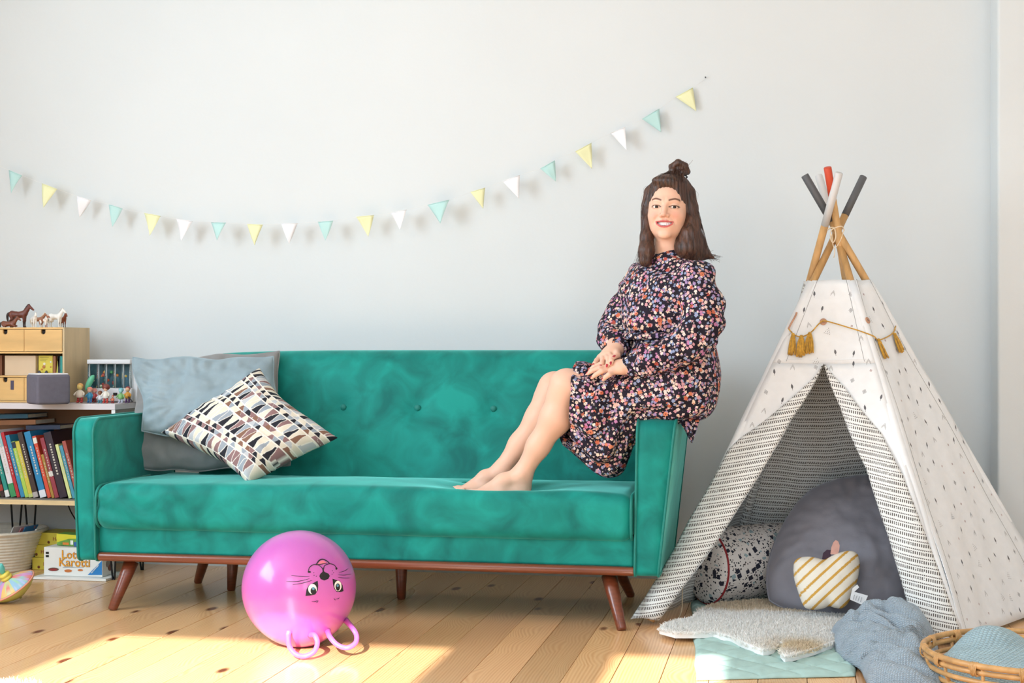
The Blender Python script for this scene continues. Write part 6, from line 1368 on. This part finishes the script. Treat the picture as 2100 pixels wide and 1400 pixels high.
m_tie = M('black_hair_tie', (26, 22, 24), .6); tr = [(.028 + .029 * math.cos(a), -.020 + .027 * math.sin(a), .114 + .003 * math.sin(2 * a)) for a in np.linspace(0, 2 * math.pi, 30, endpoint=False)]; new('hair_tie', *tube(xfm(tr, HM), .0026, 6, closed=True), m_tie, person)
# ---- dress
def floral():
    m = bpy.data.materials.new('dark_floral_viscose'); t, N, L, b = nodes(m); tc = N.new('ShaderNodeTexCoord')
    wn = N.new('ShaderNodeTexNoise'); wn.inputs['Scale'].default_value = 30; L.new(tc.outputs['Object'], wn.inputs['Vector'])
    wv = N.new('ShaderNodeVectorMath'); wv.operation = 'MULTIPLY_ADD'; wv.inputs[1].default_value = (.006, .006, .006); L.new(wn.outputs['Color'], wv.inputs[0]); L.new(tc.outputs['Object'], wv.inputs[2])
    cur = None; hue = N.new('ShaderNodeTexNoise'); hue.inputs['Scale'].default_value = 11; L.new(tc.outputs['Object'], hue.inputs['Vector'])
    def layer(scale, rmin, rmax, cols, petals=0, keep=0.0, cluster=0.0, rot=0.0, eye=None):
        nonlocal cur
        mp = N.new('ShaderNodeMapping'); mp.inputs['Rotation'].default_value = (rot, rot * .7, rot * 1.3); L.new(wv.outputs[0], mp.inputs['Vector'])
        vo = N.new('ShaderNodeTexVoronoi'); vo.inputs['Scale'].default_value = scale; vo.inputs['Randomness'].default_value = .85; L.new(mp.outputs[0], vo.inputs['Vector']); sp = N.new('ShaderNodeSeparateColor'); L.new(vo.outputs['Color'], sp.inputs[0])
        th = N.new('ShaderNodeMapRange'); th.inputs[3].default_value = rmin; th.inputs[4].default_value = rmax; L.new(sp.outputs[2], th.inputs[0])
        dist = vo.outputs['Distance']
        if petals:
            df = N.new('ShaderNodeVectorMath'); df.operation = 'SUBTRACT'; sc = N.new('ShaderNodeVectorMath'); sc.operation = 'SCALE'; sc.inputs['Scale'].default_value = 1.0; L.new(mp.outputs[0], df.inputs[0]); L.new(vo.outputs['Position'], df.inputs[1])
            sx_ = N.new('ShaderNodeSeparateXYZ'); L.new(df.outputs[0], sx_.inputs[0]); at2 = N.new('ShaderNodeMath'); at2.operation = 'ARCTAN2'; L.new(sx_.outputs[2], at2.inputs[0]); L.new(sx_.outputs[0], at2.inputs[1])
            ml = N.new('ShaderNodeMath'); ml.operation = 'MULTIPLY'; ml.inputs[1].default_value = petals; L.new(at2.outputs[0], ml.inputs[0]); cs = N.new('ShaderNodeMath'); cs.operation = 'COSINE'; L.new(ml.outputs[0], cs.inputs[0])
            ma = N.new('ShaderNodeMath'); ma.operation = 'MULTIPLY_ADD'; ma.inputs[1].default_value = .07; L.new(cs.outputs[0], ma.inputs[0]); L.new(vo.outputs['Distance'], ma.inputs[2]); dist = ma.outputs[0]
        lt = N.new('ShaderNodeMath'); lt.operation = 'LESS_THAN'; L.new(dist, lt.inputs[0]); L.new(th.outputs[0], lt.inputs[1]); fac = lt.outputs[0]
        if keep:
            k = N.new('ShaderNodeMath'); k.operation = 'GREATER_THAN'; k.inputs[1].default_value = keep; L.new(sp.outputs[1], k.inputs[0]); mm = N.new('ShaderNodeMath'); mm.operation = 'MULTIPLY'; L.new(fac, mm.inputs[0]); L.new(k.outputs[0], mm.inputs[1]); fac = mm.outputs[0]
        cr = N.new('ShaderNodeValToRGB'); cr.color_ramp.interpolation = 'CONSTANT'; e = cr.color_ramp.elements
        for i, c in enumerate(cols):
            if i < 2: e[i].position = i / len(cols); e[i].color = lin4(c)
            else: q = e.new(i / len(cols)); q.color = lin4(c)
        if cluster:
            mxv = N.new('ShaderNodeMath'); mxv.operation = 'MULTIPLY_ADD'; mxv.inputs[1].default_value = cluster; L.new(sp.outputs[0], mxv.inputs[0]); hm = N.new('ShaderNodeMapRange'); hm.inputs[1].default_value = .3; hm.inputs[2].default_value = .7; hm.inputs[3].default_value = 0; hm.inputs[4].default_value = 1 - cluster; L.new(hue.outputs[0], hm.inputs[0]); L.new(hm.outputs[0], mxv.inputs[2]); L.new(mxv.outputs[0], cr.inputs[0])
        else: L.new(sp.outputs[0], cr.inputs[0])
        colr = cr.outputs[0]
        if eye:
            ey = N.new('ShaderNodeMath'); ey.operation = 'LESS_THAN'; ey.inputs[1].default_value = .12; L.new(vo.outputs['Distance'], ey.inputs[0]); em = N.new('ShaderNodeMix'); em.data_type = 'RGBA'; L.new(ey.outputs[0], em.inputs[0]); L.new(colr, em.inputs[6]); em.inputs[7].default_value = lin4(eye); colr = em.outputs[2]
        mx = N.new('ShaderNodeMix'); mx.data_type = 'RGBA'; L.new(fac, mx.inputs[0]); L.new(colr, mx.inputs[7])
        if cur is None: mx.inputs[6].default_value = lin4((30, 24, 38))
        else: L.new(cur, mx.inputs[6])
        cur = mx.outputs[2]
    layer(85, .10, .30, ((62, 96, 88), (50, 80, 78), (84, 110, 100)), keep=.45, rot=2.1)
    layer(80, .37, .54, ((216, 176, 176), (160, 136, 180), (228, 210, 202), (204, 150, 158), (142, 156, 190), (228, 200, 180), (184, 122, 164), (236, 226, 212)), petals=5, cluster=.55, rot=.3, eye=(196, 150, 96))
    layer(42, .22, .40, ((202, 108, 78), (226, 182, 168), (186, 84, 72), (214, 130, 96)), petals=7, keep=.58, rot=1.2, eye=(150, 66, 56))
    L.new(cur, b.inputs['Base Color']); b.inputs['Roughness'].default_value = .75; b.inputs['Specular IOR Level'].default_value = .25
    fb = N.new('ShaderNodeTexNoise'); fb.inputs['Scale'].default_value = 26; L.new(tc.outputs['Object'], fb.inputs['Vector']); bu = N.new('ShaderNodeBump'); bu.inputs['Strength'].default_value = .25; bu.inputs['Distance'].default_value = .01; L.new(fb.outputs[0], bu.inputs['Height']); L.new(bu.outputs[0], b.inputs['Normal'])
    return m
m_floral = floral()
def vnormals(V, F):
    V = np.asarray(V); F = np.asarray(F); n = np.cross(V[F[:, 2]] - V[F[:, 0]], V[F[:, 3]] - V[F[:, 1]]); N_ = np.zeros_like(V)
    for k in range(4): np.add.at(N_, F[:, k], n)
    return N_ / np.maximum(np.linalg.norm(N_, axis=1, keepdims=True), 1e-12)
slL = [J['shL'] + [-.008, .0, -.006], at(1440, 622, Y=4.995), at(1437, 672, Y=4.965), at(1418, 702, Y=4.950), at(1372, 724, Y=4.950), at(1330, 738, Y=4.955), at(1303, 746, Y=4.962)]
slR = [J['shR'] + [.012, 0, -.006], at(1296, 618, Y=5.25), at(1274, 660, Y=5.23), at(1262, 690, Y=5.19), at(1262, 702, Y=5.12), at(1264, 712, Y=5.07)]
waist_z = at(1385, 692, Y=5.13)[2]
def bodice(P):
    q = tl(P)
    d = s_ell(q, (0, .0, 1.135), (.150, .108, .165)); d = smin(d, s_ell(q, (.066, .070, 1.125), (.080, .066, .080)), .05); d = smin(d, s_ell(q, (-.066, .070, 1.125), (.080, .066, .080)), .05)
    d = smin(d, s_ell(q, (0, .022, waist_z + .06), (.150, .138, .10)), .04)
    d = smin(d, s_caps(P, J['shL'] - [0, 0, .012], J['shR'] - [0, 0, .012], .058), .06)
    d = smin(d, s_chain(P, [nb + [0, 0, -.03], nb + [0, 0, .015]], [.078, .060], .02), .04)
    d = smax(d, waist_z - .015 - P[:, 2], .02)
    d = smin(d, s_chain(P, slL, [.064, .066, .066, .064, .058, .048, .034], .03), .022); d = smin(d, s_chain(P, slR, [.060, .062, .062, .060, .050, .036], .03), .022)
    return d
lo, hi = bounds([*slL, *slR, nb + [0, 0, .0], TC + [0, 0, waist_z], TC + [0, 0, 1.1] + tf * .07, TC + [.07, .07, 1.1]], .085); V, F = sdf_mesh(bodice, lo, hi, .0050)
NV = vnormals(V, F); q = tl(V.astype(np.float32)); ang = np.arctan2(q[:, 0], q[:, 1]); near_w = np.exp(-np.clip(V[:, 2] - waist_z, 0, 9) / .05)
distL = np.min([np.linalg.norm(V - p, axis=1) for p in slL[-2:]], axis=0); disp = nz(V, 9, 2.0, 3) * .012 + .0045 * near_w * np.sin(ang * 34)
# diagonal pull folds on the sleeves
disp += .0042 * np.sin((V[:, 0] * .6 + V[:, 2]) * 70 + 3 * nz(V, 6, 7.0)) * np.clip(1 - np.abs(q[:, 1]) * 2, 0, 1)
V = V + NV * disp[:, None]
bod = new('dress_bodice', V, F, m_floral, person)
for sl, rr_ in ((slL, .0335), (slR, .034)):
    dv = sl[-1] - sl[-2]; dv /= np.linalg.norm(dv); c0 = sl[-1] + dv * .012; new('cuff', *tube([c0 - dv * .008, c0 + dv * .004, c0 + dv * .022, c0 + dv * .024], [rr_ * .98, rr_, rr_ * .98, rr_ * .85], 24), m_floral, bod)
# stand collar with a small tie
cr_ = [nb + [0, 0, .010 + .004 * math.cos(a - 3.9)] + np.array([math.cos(a), math.sin(a), 0]) * .0595 for a in np.linspace(0, 2 * math.pi, 40, endpoint=False)]
new('collar', *tube(cr_, .0085, 8, closed=True), m_floral, bod)
cf = nb + tf * .062 + [0, 0, .004]
for dx in (-1, 1): new('neck_tie', *tube(smooth_path([cf, cf + ts * dx * .012 + [0, 0, -.03] + tf * .012, cf + ts * dx * .02 + [0, 0, -.075] + tf * .030], 12), [.004, .006, .007, .008, .008, .008, .008, .008, .008, .007, .006, .003], 8), m_floral, bod)
# belt of gathered cloth
bp = [TC + ts * .146 * math.cos(a) + tf * (.022 + .134 * math.sin(a)) + [0, 0, waist_z + .004] for a in np.linspace(0, 2 * math.pi, 60, endpoint=False)]
new('waistband', *tube(bp, .0125, 8, closed=True), m_floral, bod)
# skirt: rings from the waist over hips and thighs to the hem
ST = [((1304, 690), (1460, 690), 5.130, .125, .125, 0), ((1296, 714), (1470, 726), 5.13, .155, .145, 0), ((1284, 738), (1476, 778), 5.13, .178, .16, 0), ((1268, 750), (1462, 846), 5.13, .180, .17, 0), ((1250, 755), (1405, 866), 5.13, .178, .17, 0), ((1234, 756), (1345, 868), 5.13, .172, .17, .01), ((1220, 749), (1302, 905), 5.13, .180, .17, .02), ((1208, 745), (1272, 962), 5.12, .180, .165, .04), ((1196, 744), (1232, 968), 5.12, .178, .16, .06), ((1185, 745), (1178, 914), 5.12, .170, .155, .09)]
def skirt():
    n = 110; m = 150; keys = []
    for (A, B, yc, wn, wf, fs) in ST: a = at(*A, Y=yc); b = at(*B, Y=yc); keys.append(np.concatenate([a, b, [wn, wf, fs]]))
    K = smooth_path(np.array(keys), n); V = []
    ph = np.linspace(0, 2 * math.pi, m, endpoint=False)
    for i, k in enumerate(K):
        a, b, wn, wf, fs = k[:3], k[3:6], k[6], k[7], k[8]; t = i / (n - 1); c = (a + b) / 2; v = (a - b) / 2; cs, sn = np.cos(ph), np.sin(ph)
        e = .80 - .12 * t; X = np.sign(cs) * abs(cs) ** e; Yv = np.sign(sn) * abs(sn) ** e
        hang = np.clip(-cs, 0, 1) * np.clip((t - .5) * 2.2, 0, 1); w = np.where(sn < 0, wn, wf) * (1 - .55 * hang ** 1.4)
        P = c + v[None] * X[:, None] + np.array([0, 1.0, 0])[None] * (Yv * w)[:, None]; P[:, 0] -= fs * np.clip(sn, 0, 1); P[:, 2] -= .30 * fs * np.clip(sn, 0, 1)
        fold = (.011 + .012 * hang) * np.sin(ph * 11 + 6 * t + 1.2 * np.sin(t * 9)) * np.clip((t - .12) * 2, 0, 1) + .004 * np.sin(ph * 40) * np.exp(-t / .10)
        nd = np.stack([np.zeros(m), Yv, np.zeros(m)], 1) + v[None] / np.linalg.norm(v) * X[:, None] * .6; P = P + nd * fold[:, None]; V.append(P)
    V = np.concatenate(V); V = V + np.stack([nz(V, 9, 3.0), nz(V, 9, 8.0), nz(V, 9, 5.0)], 1) * .006
    F = [(i * m + j, i * m + (j + 1) % m, (i + 1) * m + (j + 1) % m, (i + 1) * m + j) for i in range(n - 1) for j in range(m)]
    sk = new('dress_skirt', V, F, m_floral, person, solid=.0025)
    # corner of cloth hanging down outside the sofa arm
    def fn(u, v):
        A = np.array([at(1384, 850, Y=5.02), at(1436, 858, Y=5.06)]); P = A[0][None] * (1 - u)[:, None] + A[1][None] * u[:, None]; tipx = at(1419, 908, Y=5.03); lowl = at(1396, 868, Y=5.02); b = lowl[None] * (1 - np.clip(u * 1.6, 0, 1))[:, None] + tipx[None] * np.clip(u * 1.6, 0, 1)[:, None]
        P = P * (1 - v)[:, None] + b * v[:, None]; P[:, 1] += .012 * np.sin(u * 9) * (.3 + v); return P
    V, F, _ = grid(fn, 20, 20); new('dress_tail', V, F, m_floral, sk, solid=.0025)
skirt()
